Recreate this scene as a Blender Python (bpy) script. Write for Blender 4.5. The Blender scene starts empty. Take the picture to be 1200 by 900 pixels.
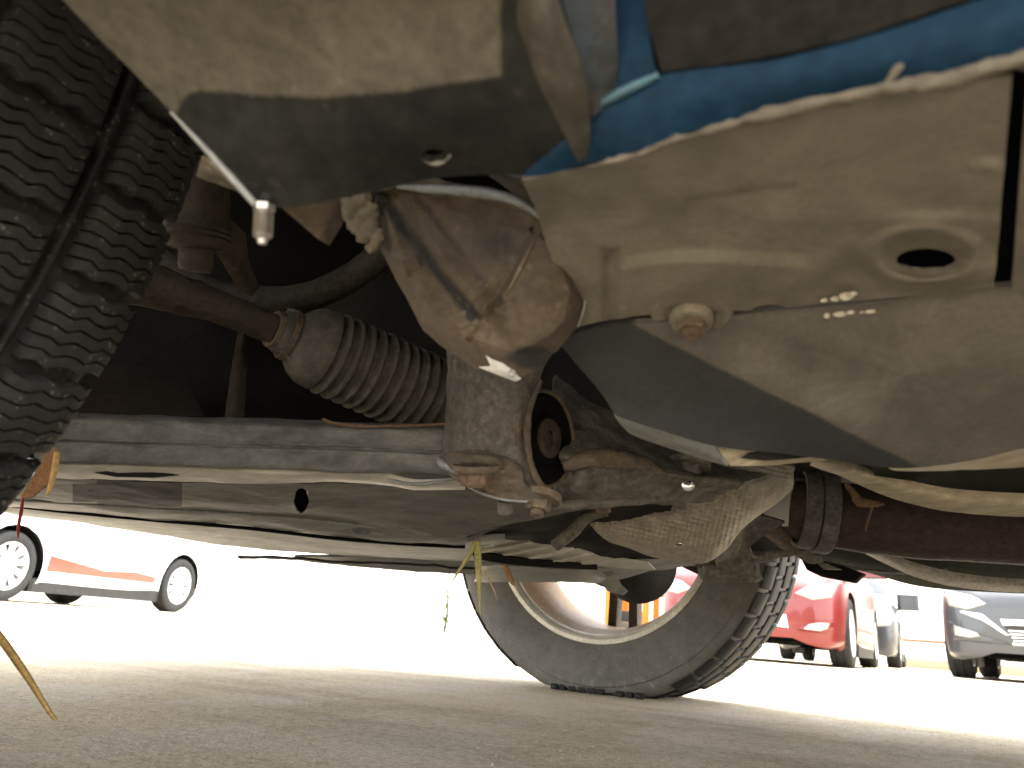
import bpy, bmesh, math, random
from mathutils import Vector, Matrix, noise
from mathutils.bvhtree import BVHTree
R = math.radians
random.seed(4)
SC = bpy.context.scene
COL = SC.collection

# ---------------------------------------------------------------- camera, light, exposure
F_PX, YAW, PITCH, ROLL, CAM_H = 906.0, 0.46, 0.309, 0.079, 0.088
FW = Vector((-math.sin(YAW)*math.cos(PITCH), math.cos(YAW)*math.cos(PITCH), math.sin(PITCH)))
RT = Vector((math.cos(YAW), math.sin(YAW), 0.0))
DN = -RT.cross(FW)
CAMPOS = Vector((0, 0, CAM_H))
CR = RT*math.cos(ROLL) - DN*math.sin(ROLL)
CD = RT*math.sin(ROLL) + DN*math.cos(ROLL)
cam_data = bpy.data.cameras.new('camera')
cam = bpy.data.objects.new('camera', cam_data); COL.objects.link(cam)
m = Matrix((CR, -CD, -FW)).transposed().to_4x4(); m.translation = CAMPOS
cam.matrix_world = m
cam_data.sensor_fit = 'HORIZONTAL'; cam_data.sensor_width = 36
cam_data.lens = F_PX/1200*36
cam_data.clip_start = 0.01; cam_data.clip_end = 1500
cam_data.dof.use_dof = True; cam_data.dof.focus_distance = 0.62; cam_data.dof.aperture_fstop = 15
SC.camera = cam

TO_SUN = Vector((0.20, 0.10, 1.0)).normalized()
SUN_EL = math.asin(TO_SUN.z); SUN_AZ = math.atan2(TO_SUN.x, TO_SUN.y)
W = bpy.data.worlds.new("World"); SC.world = W; W.use_nodes = True
wn = W.node_tree.nodes; wl = W.node_tree.links
bgn = wn['Background']
sky = wn.new('ShaderNodeTexSky'); sky.sky_type = 'NISHITA'; sky.sun_disc = False
sky.sun_elevation = SUN_EL; sky.sun_rotation = SUN_AZ
# hazy white sky: the blue is washed out evenly over the whole dome
hsv = wn.new('ShaderNodeHueSaturation'); hsv.inputs['Saturation'].default_value = .16
wl.new(sky.outputs[0], hsv.inputs['Color']); wl.new(hsv.outputs[0], bgn.inputs[0]); bgn.inputs[1].default_value = 0.15
sky.dust_density = 1; sky.air_density = 1; sky.ozone_density = .3
sl = bpy.data.lights.new('sun', 'SUN'); sl.energy = 1.5; sl.angle = R(11); sl.color = (1, .96, .87)
so = bpy.data.objects.new('sun', sl); COL.objects.link(so)
so.rotation_euler = TO_SUN.to_track_quat('Z', 'Y').to_euler(); so.location = (0, 0, 12)
SC.view_settings.view_transform = 'Standard'; SC.view_settings.look = 'None'
SC.view_settings.exposure = 3.5; SC.view_settings.gamma = 1
SC.render.engine = 'CYCLES'
SC.cycles.max_bounces = 10; SC.cycles.diffuse_bounces = 6; SC.cycles.glossy_bounces = 5

# ---------------------------------------------------------------- helpers
def P(px, py, t):
    """world point seen at photograph pixel (px,py), t metres along the lens axis"""
    return CAMPOS + t*(FW + CR*((px-600)/F_PX) + CD*((py-450)/F_PX))
def PZ(px, py, z):
    d = FW + CR*((px-600)/F_PX) + CD*((py-450)/F_PX)
    return CAMPOS + d*((z-CAM_H)/d.z)

# per-material albedo scale
KTAB = {'tyre_rubber': 0.672, 'dusty_crossmember_end': 0.592, 'grimy_strip': 0.544, 'dusty_blue_paint': 0.64, 'pale_rusty_steel': 0.672, 'black_trim': 0.64,
        'dusty_inner_panel': 0.96, 'arch_liner': 0.8, 'dusty_underseal': 0.8, 'grey_underseal': 0.896, 'blue_paint': 0.576, 'blue_highlight': 0.48,
        'seam_sealer': 0.52, 'dark_grime': 0.48, 'black_recess': 0.48, 'brown_grime': 0.56, 'worn_and_lit_edge': 0.672, 'bare_dark_bar': 0.64,
        'sheen_lip': 1.35, 'long_undertray': 1.9, 'pale_fleck': .8, 'pale_grey_lip': 0.8, 'dusty_tyre_rubber': 1.5, 'embossed_aluminium': 1.52, 'boot_rubber': 1.2,
        'smooth_undertray': 1.1, 'scuffed_undertray': 0.96, 'car_tyre': 0.8, 'car_glass': 1, 'lamp_glass': 0.8, 'wheel_alloy': 0.9,
        'chrome_trim': 1, 'white_render': 1, 'beige_plinth': 0.8, 'orange_red_band': 0.6, 'orange_paint': 0.6, 'shrub_leaf': 0.7,
        'glare_white_paint': 1, 'red_paint': 0.55, 'grey_paint': 0.6, 'black_paint': 1, 'silver_paint': 0.9, 'red_left_by_glare': 0.8,
        'dry_straw': 1.44, 'fading_grass': 1.44, 'scraped_bare_metal': 1.2, 'alloy_rim': 1.2, 'dusted_sunlit_barrel': 0.7, 'screw_zinc': 0.8,
        'grit': 1}
def mat(name, c1, c2=None, amt=.5, scale=18, soft=.18, rough=.7, rough2=None, metal=0, bump=.3, bscale=260,
        bdist=.002, var=.3, specks=0, coat=0, wear=None, wearnoise=.35, speckcol=(.55, .5, .42), spec=.22, streak=None, k=1.0):
    """painted or bare surface c1 under patchy dirt c2; wear = colour laid by the 'wear' attribute"""
    k = KTAB.get(name, k)
    sc = lambda c: None if c is None else (min(.85, c[0]*k*.97), min(.85, c[1]*k), min(.85, c[2]*k))
    c1, c2, wear = sc(c1), sc(c2), sc(wear)
    M = bpy.data.materials.new(name); M.use_nodes = True
    n = M.node_tree.nodes; l = M.node_tree.links
    b = n['Principled BSDF']
    tc = n.new('ShaderNodeTexCoord')
    vec = tc.outputs['Object']
    if streak:
        mp = n.new('ShaderNodeMapping'); l.new(vec, mp.inputs[0]); mp.inputs['Scale'].default_value = streak
        vec = mp.outputs[0]
    def nz(s, det=6, r=.6, v=None):
        k = n.new('ShaderNodeTexNoise'); k.inputs['Scale'].default_value = s
        k.inputs['Detail'].default_value = det; k.inputs['Roughness'].default_value = r
        l.new(v or vec, k.inputs['Vector']); return k.outputs[0]
    def mixc(f, a, c, bl='MIX'):
        k = n.new('ShaderNodeMix'); k.data_type = 'RGBA'; k.blend_type = bl
        if isinstance(f, (int, float)): k.inputs[0].default_value = f
        else: l.new(f, k.inputs[0])
        for s, v in ((k.inputs[6], a), (k.inputs[7], c)):
            if isinstance(v, tuple): s.default_value = (*v, 1)
            else: l.new(v, s)
        return k.outputs[2]
    def mr(v, a, bb, c=0., d=1.):
        k = n.new('ShaderNodeMapRange'); l.new(v, k.inputs[0])
        for i, x in enumerate((a, bb, c, d)): k.inputs[1+i].default_value = x
        return k.outputs[0]
    def ma(op, a, c):
        k = n.new('ShaderNodeMath'); k.operation = op
        for i, v in enumerate((a, c)):
            if isinstance(v, (int, float)): k.inputs[i].default_value = v
            else: l.new(v, k.inputs[i])
        return k.outputs[0]
    big = nz(scale, 8, .62); fine = nz(bscale, 5, .65)
    mid = nz(scale*4.3, 6, .7)
    col = c1; rr = rough
    if c2 is not None:
        th = .5 + (.5-amt)*.55
        f = mr(ma('ADD', ma('MULTIPLY', big, .72), ma('MULTIPLY', mid, .28)), th-soft*.6, th+soft*.6)
        col = mixc(f, c1, c2)
        if rough2 is not None:
            rr = mr(f, 0, 1, rough, rough2)
    if wear is not None:
        at = n.new('ShaderNodeAttribute'); at.attribute_name = 'wear'
        w = ma('ADD', at.outputs['Fac'], ma('MULTIPLY', ma('SUBTRACT', mid, .5), wearnoise))
        wf = mr(w, .42, .58)
        col = mixc(wf, col, wear)
        if rough2 is not None:
            rr = ma('ADD', ma('MULTIPLY', rr if not isinstance(rr, float) else rr, ma('SUBTRACT', 1., wf)), ma('MULTIPLY', wf, rough2))
    v1 = mr(mid, .25, .75, 1-var, 1+var)
    g = n.new('ShaderNodeCombineColor')
    for i in range(3): l.new(v1, g.inputs[i])
    col = mixc(1., col, g.outputs[0], 'MULTIPLY')
    v2 = mr(fine, .3, .7, 1-var*.6, 1+var*.6)
    g = n.new('ShaderNodeCombineColor')
    for i in range(3): l.new(v2, g.inputs[i])
    col = mixc(1., col, g.outputs[0], 'MULTIPLY')
    if specks:
        vo = n.new('ShaderNodeTexVoronoi'); vo.inputs['Scale'].default_value = bscale*.8; l.new(vec, vo.inputs['Vector'])
        keep = mr(nz(bscale*.25, 3), .5, .68)
        sp = ma('MULTIPLY', mr(vo.outputs['Distance'], .12, .3, specks, 0.), keep)
        col = mixc(sp, col, speckcol)
    l.new(col, b.inputs['Base Color'])
    if isinstance(rr, (int, float)): b.inputs['Roughness'].default_value = rr
    else: l.new(rr, b.inputs['Roughness'])
    b.inputs['Metallic'].default_value = metal
    b.inputs['Specular IOR Level'].default_value = spec
    b.inputs['Coat Weight'].default_value = coat; b.inputs['Coat Roughness'].default_value = .06
    if bump:
        bp = n.new('ShaderNodeBump'); bp.inputs['Strength'].default_value = bump; bp.inputs['Distance'].default_value = bdist
        l.new(ma('ADD', ma('MULTIPLY', fine, .6), ma('MULTIPLY', mid, .8)), bp.inputs['Height'])
        l.new(bp.outputs[0], b.inputs['Normal'])
    return M

LOC = {}          # world location of every unrotated parent
def tag(o, label=None, cat=None, group=None, kind=None):
    if label: o['label'] = label
    if cat: o['category'] = cat
    if group: o['group'] = group
    if kind: o['kind'] = kind
    return o
def empty(name, loc, label=None, cat=None, group=None):
    o = bpy.data.objects.new(name, None); COL.objects.link(o); o.location = loc
    o.empty_display_size = .1
    LOC[o] = Vector(loc)
    return tag(o, label, cat, group)
def build(name, V, F, material, parent=None, sharp=40, smooth=True, uv=None, wear=None, origin=None, flip=None):
    """ONE mesh object from world-space vertices"""
    V = [Vector(v) for v in V]
    if origin is None:
        origin = sum(V, Vector())/len(V)
    me = bpy.data.meshes.new(name)
    me.from_pydata([tuple(v-origin) for v in V], [], F)
    me.validate(); me.update()
    if smooth:
        me.polygons.foreach_set('use_smooth', [True]*len(me.polygons))
        if sharp is not None: me.set_sharp_from_angle(angle=R(sharp))
    if wear is not None:
        a = me.attributes.new('wear', 'FLOAT', 'POINT'); a.data.foreach_set('value', wear)
    me.materials.append(material)
    o = bpy.data.objects.new(name, me); COL.objects.link(o)
    LOC[o] = Vector(origin)
    if parent is not None:
        o.parent = parent; o.location = Vector(origin) - LOC[parent]
    else: o.location = origin
    return o
def cr(p0, p1, p2, p3, t):
    return 0.5*((2*p1)+(-p0+p2)*t+(2*p0-5*p1+4*p2-p3)*t*t+(-p0+3*p1-3*p2+p3)*t*t*t)
def resample(pts, sub, lin=False):
    pts = [Vector(p) for p in pts]; out = []
    for i in range(len(pts)-1):
        a, b, c, d = pts[max(i-1, 0)], pts[i], pts[i+1], pts[min(i+2, len(pts)-1)]
        for k in range(sub):
            t = k/sub
            out.append(b.lerp(c, t) if lin else cr(a, b, c, d, t))
    out.append(pts[-1]); return out

def patch(name, rows, material, parent=None, su=8, sv=8, thick=.003, holes=(), bump=None, wear=None, rough=None,
          lin_u=False, lin_v=False, sharp=40, run=None, rise=None):
    """sheet-metal panel through a net of control points (photo x, photo y, depth), thickened away from the viewer"""
    A = [resample(r, su, lin_u) for r in rows]
    nc = len(A[0])
    cols = [resample([A[i][j] for i in range(len(A))], sv, lin_v) for j in range(nc)]
    nr = len(cols[0])
    G = [[cols[j][i] for j in range(nc)] for i in range(nr)]
    dead = [[False]*nc for _ in range(nr)]
    inside = {}
    for (cx, cy, rx, ry) in holes:
        for i in range(nr):
            for j in range(nc):
                q = G[i][j]; dx, dy = (q.x-cx)/rx, (q.y-cy)/ry; rr = math.hypot(dx, dy)
                if rr < 1: inside[(i, j)] = (cx, cy, rx, ry, dx, dy, rr)
    for k, (cx, cy, rx, ry, dx, dy, rr) in inside.items():
        rr = max(rr, .05); q = G[k[0]][k[1]]
        G[k[0]][k[1]] = Vector((cx+dx/rr*rx, cy+dy/rr*ry, q.z))
    if bump:
        for row in G:
            for q in row: q.z += bump(q.x, q.y)
    VG = [[P(q.x, q.y, q.z) for q in row] for row in G]
    WG = [[wear(q.x, q.y) if wear else 0 for q in row] for row in G]
    if rise is not None:                 # the panel goes on past its first row
        VG.insert(0, [p+rise for p in VG[0]]); WG.insert(0, WG[0][:]); inside = {(a+1, b): 1 for a, b in inside}; nr += 1
    if run is not None:                  # ... and past its last column, along the car
        for r_, w_ in zip(VG, WG):
            p = r_[-1]; r_ += [p+run*.3, p+run*.65, p+run]; w_ += [w_[-1]]*3
        nc += 3
    faces = []
    for i in range(nr-1):
        for j in range(nc-1):
            c = [(i, j), (i, j+1), (i+1, j+1), (i+1, j)]
            if all(k in inside for k in c): continue
            faces.append(c)
    V = [p for r_ in VG for p in r_]
    wv = [w for r_ in WG for w in r_] if wear else None
    idx = lambda k: k[0]*nc+k[1]
    Fq = [[idx(k) for k in f] for f in faces]
    # orient to the viewer
    s = 0
    for f in Fq:
        a, b, c = V[f[0]], V[f[1]], V[f[2]]
        s += (b-a).cross(c-a).dot(CAMPOS-a)
    if s < 0: Fq = [f[::-1] for f in Fq]
    N = [Vector() for _ in V]
    for f in Fq:
        nrm = (V[f[2]]-V[f[0]]).cross(V[f[3]]-V[f[1]])
        for k in f: N[k] += nrm
    for k in range(len(N)):
        if N[k].length > 0: N[k].normalize()
    if rough:
        amp, fr = rough
        V = [v+N[k]*amp*(noise.fractal(v*fr, .9, 2.0, 4)) for k, v in enumerate(V)]
    used = sorted({k for f in Fq for k in f}); remap = {k: i for i, k in enumerate(used)}
    n0 = len(used)
    VV = [V[k] for k in used]+[V[k]-N[k]*thick for k in used]
    FF = [[remap[k] for k in f] for f in Fq]+[[remap[k]+n0 for k in f[::-1]] for f in Fq]
    ec = {}
    for f in FF[:len(Fq)]:
        for a, b in zip(f, f[1:]+f[:1]): ec[(a, b)] = 1
    for (a, b) in ec:
        if (b, a) not in ec: FF.append([b, a, a+n0, b+n0])
    if wv: wv = [wv[k] for k in used]*2
    return build(name, VV, FF, material, parent, sharp=sharp, wear=wv)

def facets(name, pts, outline, creases, material, parent, thick=.004, bev=.0016, cuts=3, rough=None, wear=None):
    """folded sheet metal: flat facets between folds. pts name -> (photo x, photo y, depth)"""
    from mathutils.geometry import delaunay_2d_cdt
    keys = list(pts); ix = {k: i for i, k in enumerate(keys)}
    v2 = [Vector((pts[k][0], pts[k][1])) for k in keys]
    ed = [(ix[a], ix[b]) for ch in creases for a, b in zip(ch, ch[1:])]
    ring = [ix[k] for k in outline]
    r2, e2, f2, ov, oe, of = delaunay_2d_cdt(v2, ed, [ring], 1, 1e-5)
    px = [(q.x, q.y) for q in r2]
    V = [P(q.x, q.y, pts[keys[o[0]]][2]) if o else P(q.x, q.y, .28) for q, o in zip(r2, ov)]
    bm = bmesh.new(); bv = [bm.verts.new(v) for v in V]
    for f in f2:
        a, b, c = [V[i] for i in f]
        g = f if (b-a).cross(c-a).dot(CAMPOS-a) > 0 else f[::-1]
        bm.faces.new([bv[i] for i in g])
    bm.normal_update()
    sharp = [e for e in bm.edges if len(e.link_faces) == 2 and e.calc_face_angle(0) > R(9)]
    bmesh.ops.bevel(bm, geom=sharp, offset=bev, segments=2, affect='EDGES', profile=.5, clamp_overlap=True)
    bmesh.ops.triangulate(bm, faces=bm.faces[:])
    bmesh.ops.subdivide_edges(bm, edges=bm.edges[:], cuts=cuts, use_grid_fill=True)
    bm.normal_update()
    if rough:
        mv = [(v, v.normal.copy()) for v in bm.verts]
        for v, nn_ in mv: v.co += nn_*rough[0]*noise.fractal(v.co*rough[1], .9, 2, 4)
    bm.normal_update()
    bm.verts.index_update(); n0 = len(bm.verts)
    VV = [v.co.copy() for v in bm.verts]+[v.co-v.normal*thick for v in bm.verts]
    FF = [[v.index for v in f.verts] for f in bm.faces]
    back = [[i+n0 for i in f[::-1]] for f in FF]
    ec = {(a, b) for f in FF for a, b in zip(f, f[1:]+f[:1])}
    side = [[b, a, a+n0, b+n0] for a, b in ec if (b, a) not in ec]
    wv = None
    if wear:
        wv = []
        for v in VV[:n0]:
            d = v-CAMPOS; t = d.dot(FW); wv.append(wear(600+F_PX*d.dot(CR)/t, 450+F_PX*d.dot(CD)/t))
        wv = wv*2
    bm.free()
    return build(name, VV, FF+back+side, material, parent, sharp=24, wear=wv)

def frame(d):
    d = d.normalized(); a = Vector((0, 0, 1)) if abs(d.z) < .9 else Vector((1, 0, 0))
    u = d.cross(a).normalized(); return u, d.cross(u).normalized()
def tube(name, pts, rad, material, parent=None, seg=12, sub=6, rough=None, flat=None, cap=True, lin=False, sharp=50):
    """pts world points, rad one radius or one per point; flat=(ku,kv) squashes the section"""
    if isinstance(rad, (int, float)): rad = [rad]*len(pts)
    X = resample(pts, sub, lin)
    rr = [v.x for v in resample([Vector((r, 0, 0)) for r in rad], sub, lin)]
    V, F = [], []
    u = None
    for i, p in enumerate(X):
        d = (X[min(i+1, len(X)-1)]-X[max(i-1, 0)]).normalized()
        if u is None: u, v = frame(d)
        else:
            u = (u-d*u.dot(d)).normalized(); v = d.cross(u)
        for k in range(seg):
            a = 2*math.pi*k/seg
            ku, kv = flat or (1, 1)
            q = p+u*math.cos(a)*rr[i]*ku+v*math.sin(a)*rr[i]*kv
            if rough: q += (q-p).normalized()*rough[0]*noise.fractal(q*rough[1], .9, 2, 4)
            V.append(q)
    for i in range(len(X)-1):
        for k in range(seg):
            a, b = i*seg+k, i*seg+(k+1) % seg
            F.append([a, b, b+seg, a+seg])
    if cap:
        F.append(list(range(seg))[::-1]); F.append([len(V)-seg+k for k in range(seg)])
    return build(name, V, F, material, parent, sharp=sharp)
def lathe_vf(org, axis, prof, seg, closed=False, arc=None):
    u, v = frame(axis); axis = axis.normalized(); V, F = [], []
    for k in range(seg):
        a = 2*math.pi*k/seg
        for (h, r) in prof: V.append(org+axis*h+(u*math.cos(a)+v*math.sin(a))*r)
    n = len(prof)
    for k in range(seg):
        k2 = (k+1) % seg
        for i in range(n if closed else n-1):
            i2 = (i+1) % n
            F.append([k*n+i, k*n+i2, k2*n+i2, k2*n+i])
    if not closed:
        if prof[0][1] > 1e-6: F.append([k*n for k in range(seg)])
        if prof[-1][1] > 1e-6: F.append([k*n+n-1 for k in range(seg)][::-1])
    return V, F
def lathe(name, org, axis, prof, material, parent=None, seg=32, sharp=35, closed=False, rough=None):
    V, F = lathe_vf(org, axis, prof, seg, closed)
    if rough:
        V = [q+noise.noise_vector(q*rough[1])*rough[0] for q in V]
    o = build(name, V, F, material, parent, sharp=sharp)
    return o
def box_vf(c, ax, ay, az, bev=.08):
    """chamfered box, half axes as vectors"""
    V, F = [], []
    bm = bmesh.new(); bmesh.ops.create_cube(bm, size=2)
    M = Matrix((ax, ay, az)).transposed()
    for v in bm.verts: v.co = M @ v.co
    r = min(ax.length, ay.length, az.length)*bev*2
    if bev: bmesh.ops.bevel(bm, geom=bm.edges[:], offset=r, segments=2, affect='EDGES', profile=.5)
    bm.normal_update()
    V = [v.co+c for v in bm.verts]; bm.verts.index_update()
    F = [[v.index for v in f.verts] for f in bm.faces]; bm.free()
    return V, F
def box(name, c, ax, ay, az, material, parent=None, bev=.08):
    V, F = box_vf(Vector(c), Vector(ax), Vector(ay), Vector(az), bev)
    return build(name, V, F, material, parent, sharp=35)
def join_vf(lst):
    V, F = [], []
    for v, f in lst:
        o = len(V); V += v; F += [[k+o for k in q] for q in f]
    return V, F
def prism(name, pts, d, material, parent=None, bev=0):
    """polygon of world points extruded by vector d, edges rounded"""
    n = len(pts); pts = [Vector(p) for p in pts]
    bm = bmesh.new()
    a = [bm.verts.new(p) for p in pts]; b = [bm.verts.new(p+d) for p in pts]
    bm.faces.new(a); bm.faces.new(b[::-1])
    for i in range(n): bm.faces.new([a[i], b[i], b[(i+1) % n], a[(i+1) % n]])
    bmesh.ops.recalc_face_normals(bm, faces=bm.faces[:])
    if bev: bmesh.ops.bevel(bm, geom=bm.edges[:], offset=bev, segments=2, affect='EDGES', profile=.5)
    bm.verts.index_update()
    V = [v.co.copy() for v in bm.verts]; F = [[v.index for v in f.verts] for f in bm.faces]; bm.free()
    return build(name, V, F, material, parent, sharp=35)
def hexbolt(name, org, axis, r, h, material, parent, washer=None, wmat=None, tip=None):
    """hexagon head (chamfered) with a flange under it"""
    axis = axis.normalized(); u, v = frame(axis); V, F = [], []
    prof = [(0, 1), (h*.82, 1), (h, .86)]
    n = len(prof)
    for k in range(6):
        a = k*math.pi/3
        for hh, q in prof: V.append(org+axis*hh+(u*math.cos(a)+v*math.sin(a))*r*q)
    for k in range(6):
        k2 = (k+1) % 6
        for i in range(n-1): F.append([k*n+i, k*n+i+1, k2*n+i+1, k2*n+i])
    F.append([k*n+n-1 for k in range(6)][::-1]); F.append([k*n for k in range(6)])
    parts = [(V, F)]
    if tip: parts.append(lathe_vf(org, axis, [(h*.5, r*.5), (h+tip*.85, r*.5), (h+tip, r*.4)], 14))
    V, F = join_vf(parts)
    b = build(name, V, F, material, parent, sharp=25)
    if washer:
        lathe('washer', org, axis, [(-.002, washer*.2), (-.002, washer), (.0005, washer*1.0), (.0016, washer*.93), (.0018, r*.8)], wmat or material, b, 28, rough=(.0003, 300))
    return b

# ---------------------------------------------------------------- materials
TAN = (.25, .205, .15)
M_conc = None
M_tan = mat('dusty_underseal', (.06, .052, .042), (.15,.12,.085), .62, 14, .35, .75, .92, bump=.35, specks=.25)
M_sillpan = mat('dusty_inner_panel', (.085, .075, .060), (.21, .18, .14), .56, 13, .5, .62, .85, bump=.22, var=.16, bscale=420, bdist=.001)
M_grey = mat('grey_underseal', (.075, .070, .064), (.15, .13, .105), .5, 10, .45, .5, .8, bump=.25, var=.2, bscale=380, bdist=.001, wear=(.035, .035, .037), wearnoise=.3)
M_horn = mat('dusty_crossmember_end', (.06, .05, .04), (.17, .125, .082), .56, 20, .5, .55, .85, bump=.4, wear=(.04, .038, .036), wearnoise=.55, specks=.1)
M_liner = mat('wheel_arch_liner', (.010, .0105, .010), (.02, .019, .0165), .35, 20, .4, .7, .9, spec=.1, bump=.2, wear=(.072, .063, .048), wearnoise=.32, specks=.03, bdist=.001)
M_blue = mat('blue_paint', (.002, .024, .056), (.011, .027, .042), .42, 30, .5, .6, .8, bump=.15, var=.25, coat=.0, spec=.08, specks=0, bdist=.0006)
M_trim = mat('black_trim', (.011, .010, .009), (.018, .016, .013), .5, 30, .4, .8, .9, bump=.3, spec=.06)
M_seal = mat('seam_sealer', (.185, .15, .105), (.12, .10, .07), .4, 60, .4, .8, bump=.6)
M_black = mat('black_recess', (.006, .006, .007), None, rough=.9, bump=.2, spec=.1)
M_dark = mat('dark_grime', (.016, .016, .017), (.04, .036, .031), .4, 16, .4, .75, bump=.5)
M_rubber = mat('boot_rubber', (.034, .032, .030), (.13, .113, .092), .58, 20, .5, .65, .9, bump=.35, specks=.1)
M_brown = mat('rusty_rod', (.026, .021, .016), (.062, .046, .033), .5, 40, .4, .75, bump=.6)
M_rust = mat('rust', (.10, .055, .035), (.19, .125, .085), .4, 70, .4, .8, bump=.8, bscale=500)
M_arm = mat('dirty_casting', (.055, .049, .043), (.14, .124, .105), .5, 30, .4, .68, .9, bump=.6, specks=.15)
M_armrust = mat('dirty_casting_rust', (.075, .066, .055), (.15, .10, .06), .42, 34, .35, .65, .9, bump=.7, specks=.2)
M_beam = mat('grimy_crossmember', (.054, .051, .048), (.185, .175, .163), .48, 24, .45, .55, .85, bump=.5, specks=.2, streak=(.35, 1, 1))
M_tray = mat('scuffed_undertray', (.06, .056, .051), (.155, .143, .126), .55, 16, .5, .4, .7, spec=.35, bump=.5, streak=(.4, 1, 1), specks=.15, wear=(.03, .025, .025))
M_tray2 = mat('smooth_undertray', (.12, .116, .11), (.20, .19, .178), .5, 8, .5, .32, .6, spec=.3, bump=.35, streak=(.3, 1, 1))
M_shield = mat('embossed_aluminium', (.18, .158, .126), (.26, .225, .178), .55, 20, .4, .55, .8, metal=.25, bump=.3)
M_pipe = mat('brown_pipe', (.030, .020, .015), (.055, .037, .027), .5, 30, .4, .7, bump=.5)
M_lip = mat('sheen_lip', (.24, .22, .19), (.36, .33, .28), .5, 9, .5, .25, .5, spec=.5, bump=.3, streak=(.3, 1, 1))  # grazing ground reflection partly put into the light base colour
M_band = mat('dusty_shield_lip', (.24, .20, .14), (.36, .305, .22), .5, 26, .4, .6, bump=.3, streak=(.3, 1, 1))
M_olive = mat('dark_olive_pan', (.013, .015, .011), (.022, .024, .018), .5, 10, .4, .85, bump=.2, spec=.03)
M_bare = mat('scraped_bare_metal', (.62, .60, .57), (.4, .37, .33), .3, 120, .3, .38, bump=.5, metal=.6)
M_edge = mat('worn_and_lit_edge', (.36, .36, .36), (.24, .23, .21), .45, 70, .4, .5, bump=.4, metal=.3)  # pale grey for worn edges and for edge highlights painted in
M_chrome = mat('screw_zinc', (.55, .52, .47), (.3, .24, .17), .35, 140, .3, .3, .6, metal=.9, bump=.3)
M_tyre = mat('tyre_rubber', (.011, .0105, .0105), (.036, .034, .031), .45, 26, .45, .62, .9, bump=.35, specks=.3, var=.3, speckcol=(.4, .38, .34), bscale=420)
M_tyre2 = mat('dusty_tyre_rubber', (.055, .051, .046), (.105, .095, .082), .5, 9, .6, .6, .88, bump=.25, specks=.2, var=.2, wear=(.19, .165, .13), wearnoise=.9)
M_rim = mat('alloy_rim', (.50, .46, .39), (.36, .31, .23), .45, 18, .5, .4, .6, metal=.2, bump=.2)
M_barrel = mat('dusted_sunlit_barrel', (.46, .27, .10), (.32, .18, .07), .4, 25, .5, .55, .7, metal=0, bump=.3)  # brake dust brown, with golden sunlight put into the colour
M_disc = mat('brake_disc', (.03, .028, .026), (.08, .06, .045), .4, 40, .4, .6, metal=.4)
M_foil = mat('crumpled_sealer', (.15, .12, .085), (.09, .074, .053), .4, 50, .4, .8, bump=.6)

def paint(name, c, rough=.3):
    return mat(name, c, tuple(x*.8+.02 for x in c), .3, 3, .5, rough, .45, coat=.35, spec=.3, bump=.03, var=.06, bscale=60)
M_glare_white = paint('glare_white_paint', (.78, .77, .76)); M_red = paint('red_paint', (.21, .011, .007))  # the white stands for glare on a red car
M_greycar = paint('grey_paint', (.05, .053, .060), .3); M_darkcar = paint('black_paint', (.02, .02, .022))
M_silver = paint('silver_paint', (.5, .5, .5))
M_red_left = paint('red_left_by_glare', (.46, .055, .035))  # the car's own red, where the painted glare leaves off
M_glass = mat('car_glass', (.02, .022, .025), None, rough=.08, bump=0, var=.05, coat=.3)
M_lamp = mat('lamp_glass', (.34, .33, .30), (.22, .22, .20), .4, 30, .4, .15, bump=.1, coat=.8, bscale=90)
M_plast = mat('black_car_plastic', (.014, .0145, .015), (.03, .028, .026), .4, 8, .4, .6, bump=.1)
M_ctyre = mat('car_tyre', (.014, .014, .015), (.03, .029, .028), .5, 10, .5, .8, bump=.3)
M_alloy = mat('wheel_alloy', (.62, .62, .63), (.45, .45, .45), .4, 8, .4, .35, metal=.4, bump=.05)
M_chr = mat('chrome_trim', (.7, .7, .7), None, rough=.15, metal=.9, bump=0, var=.05)

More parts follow.
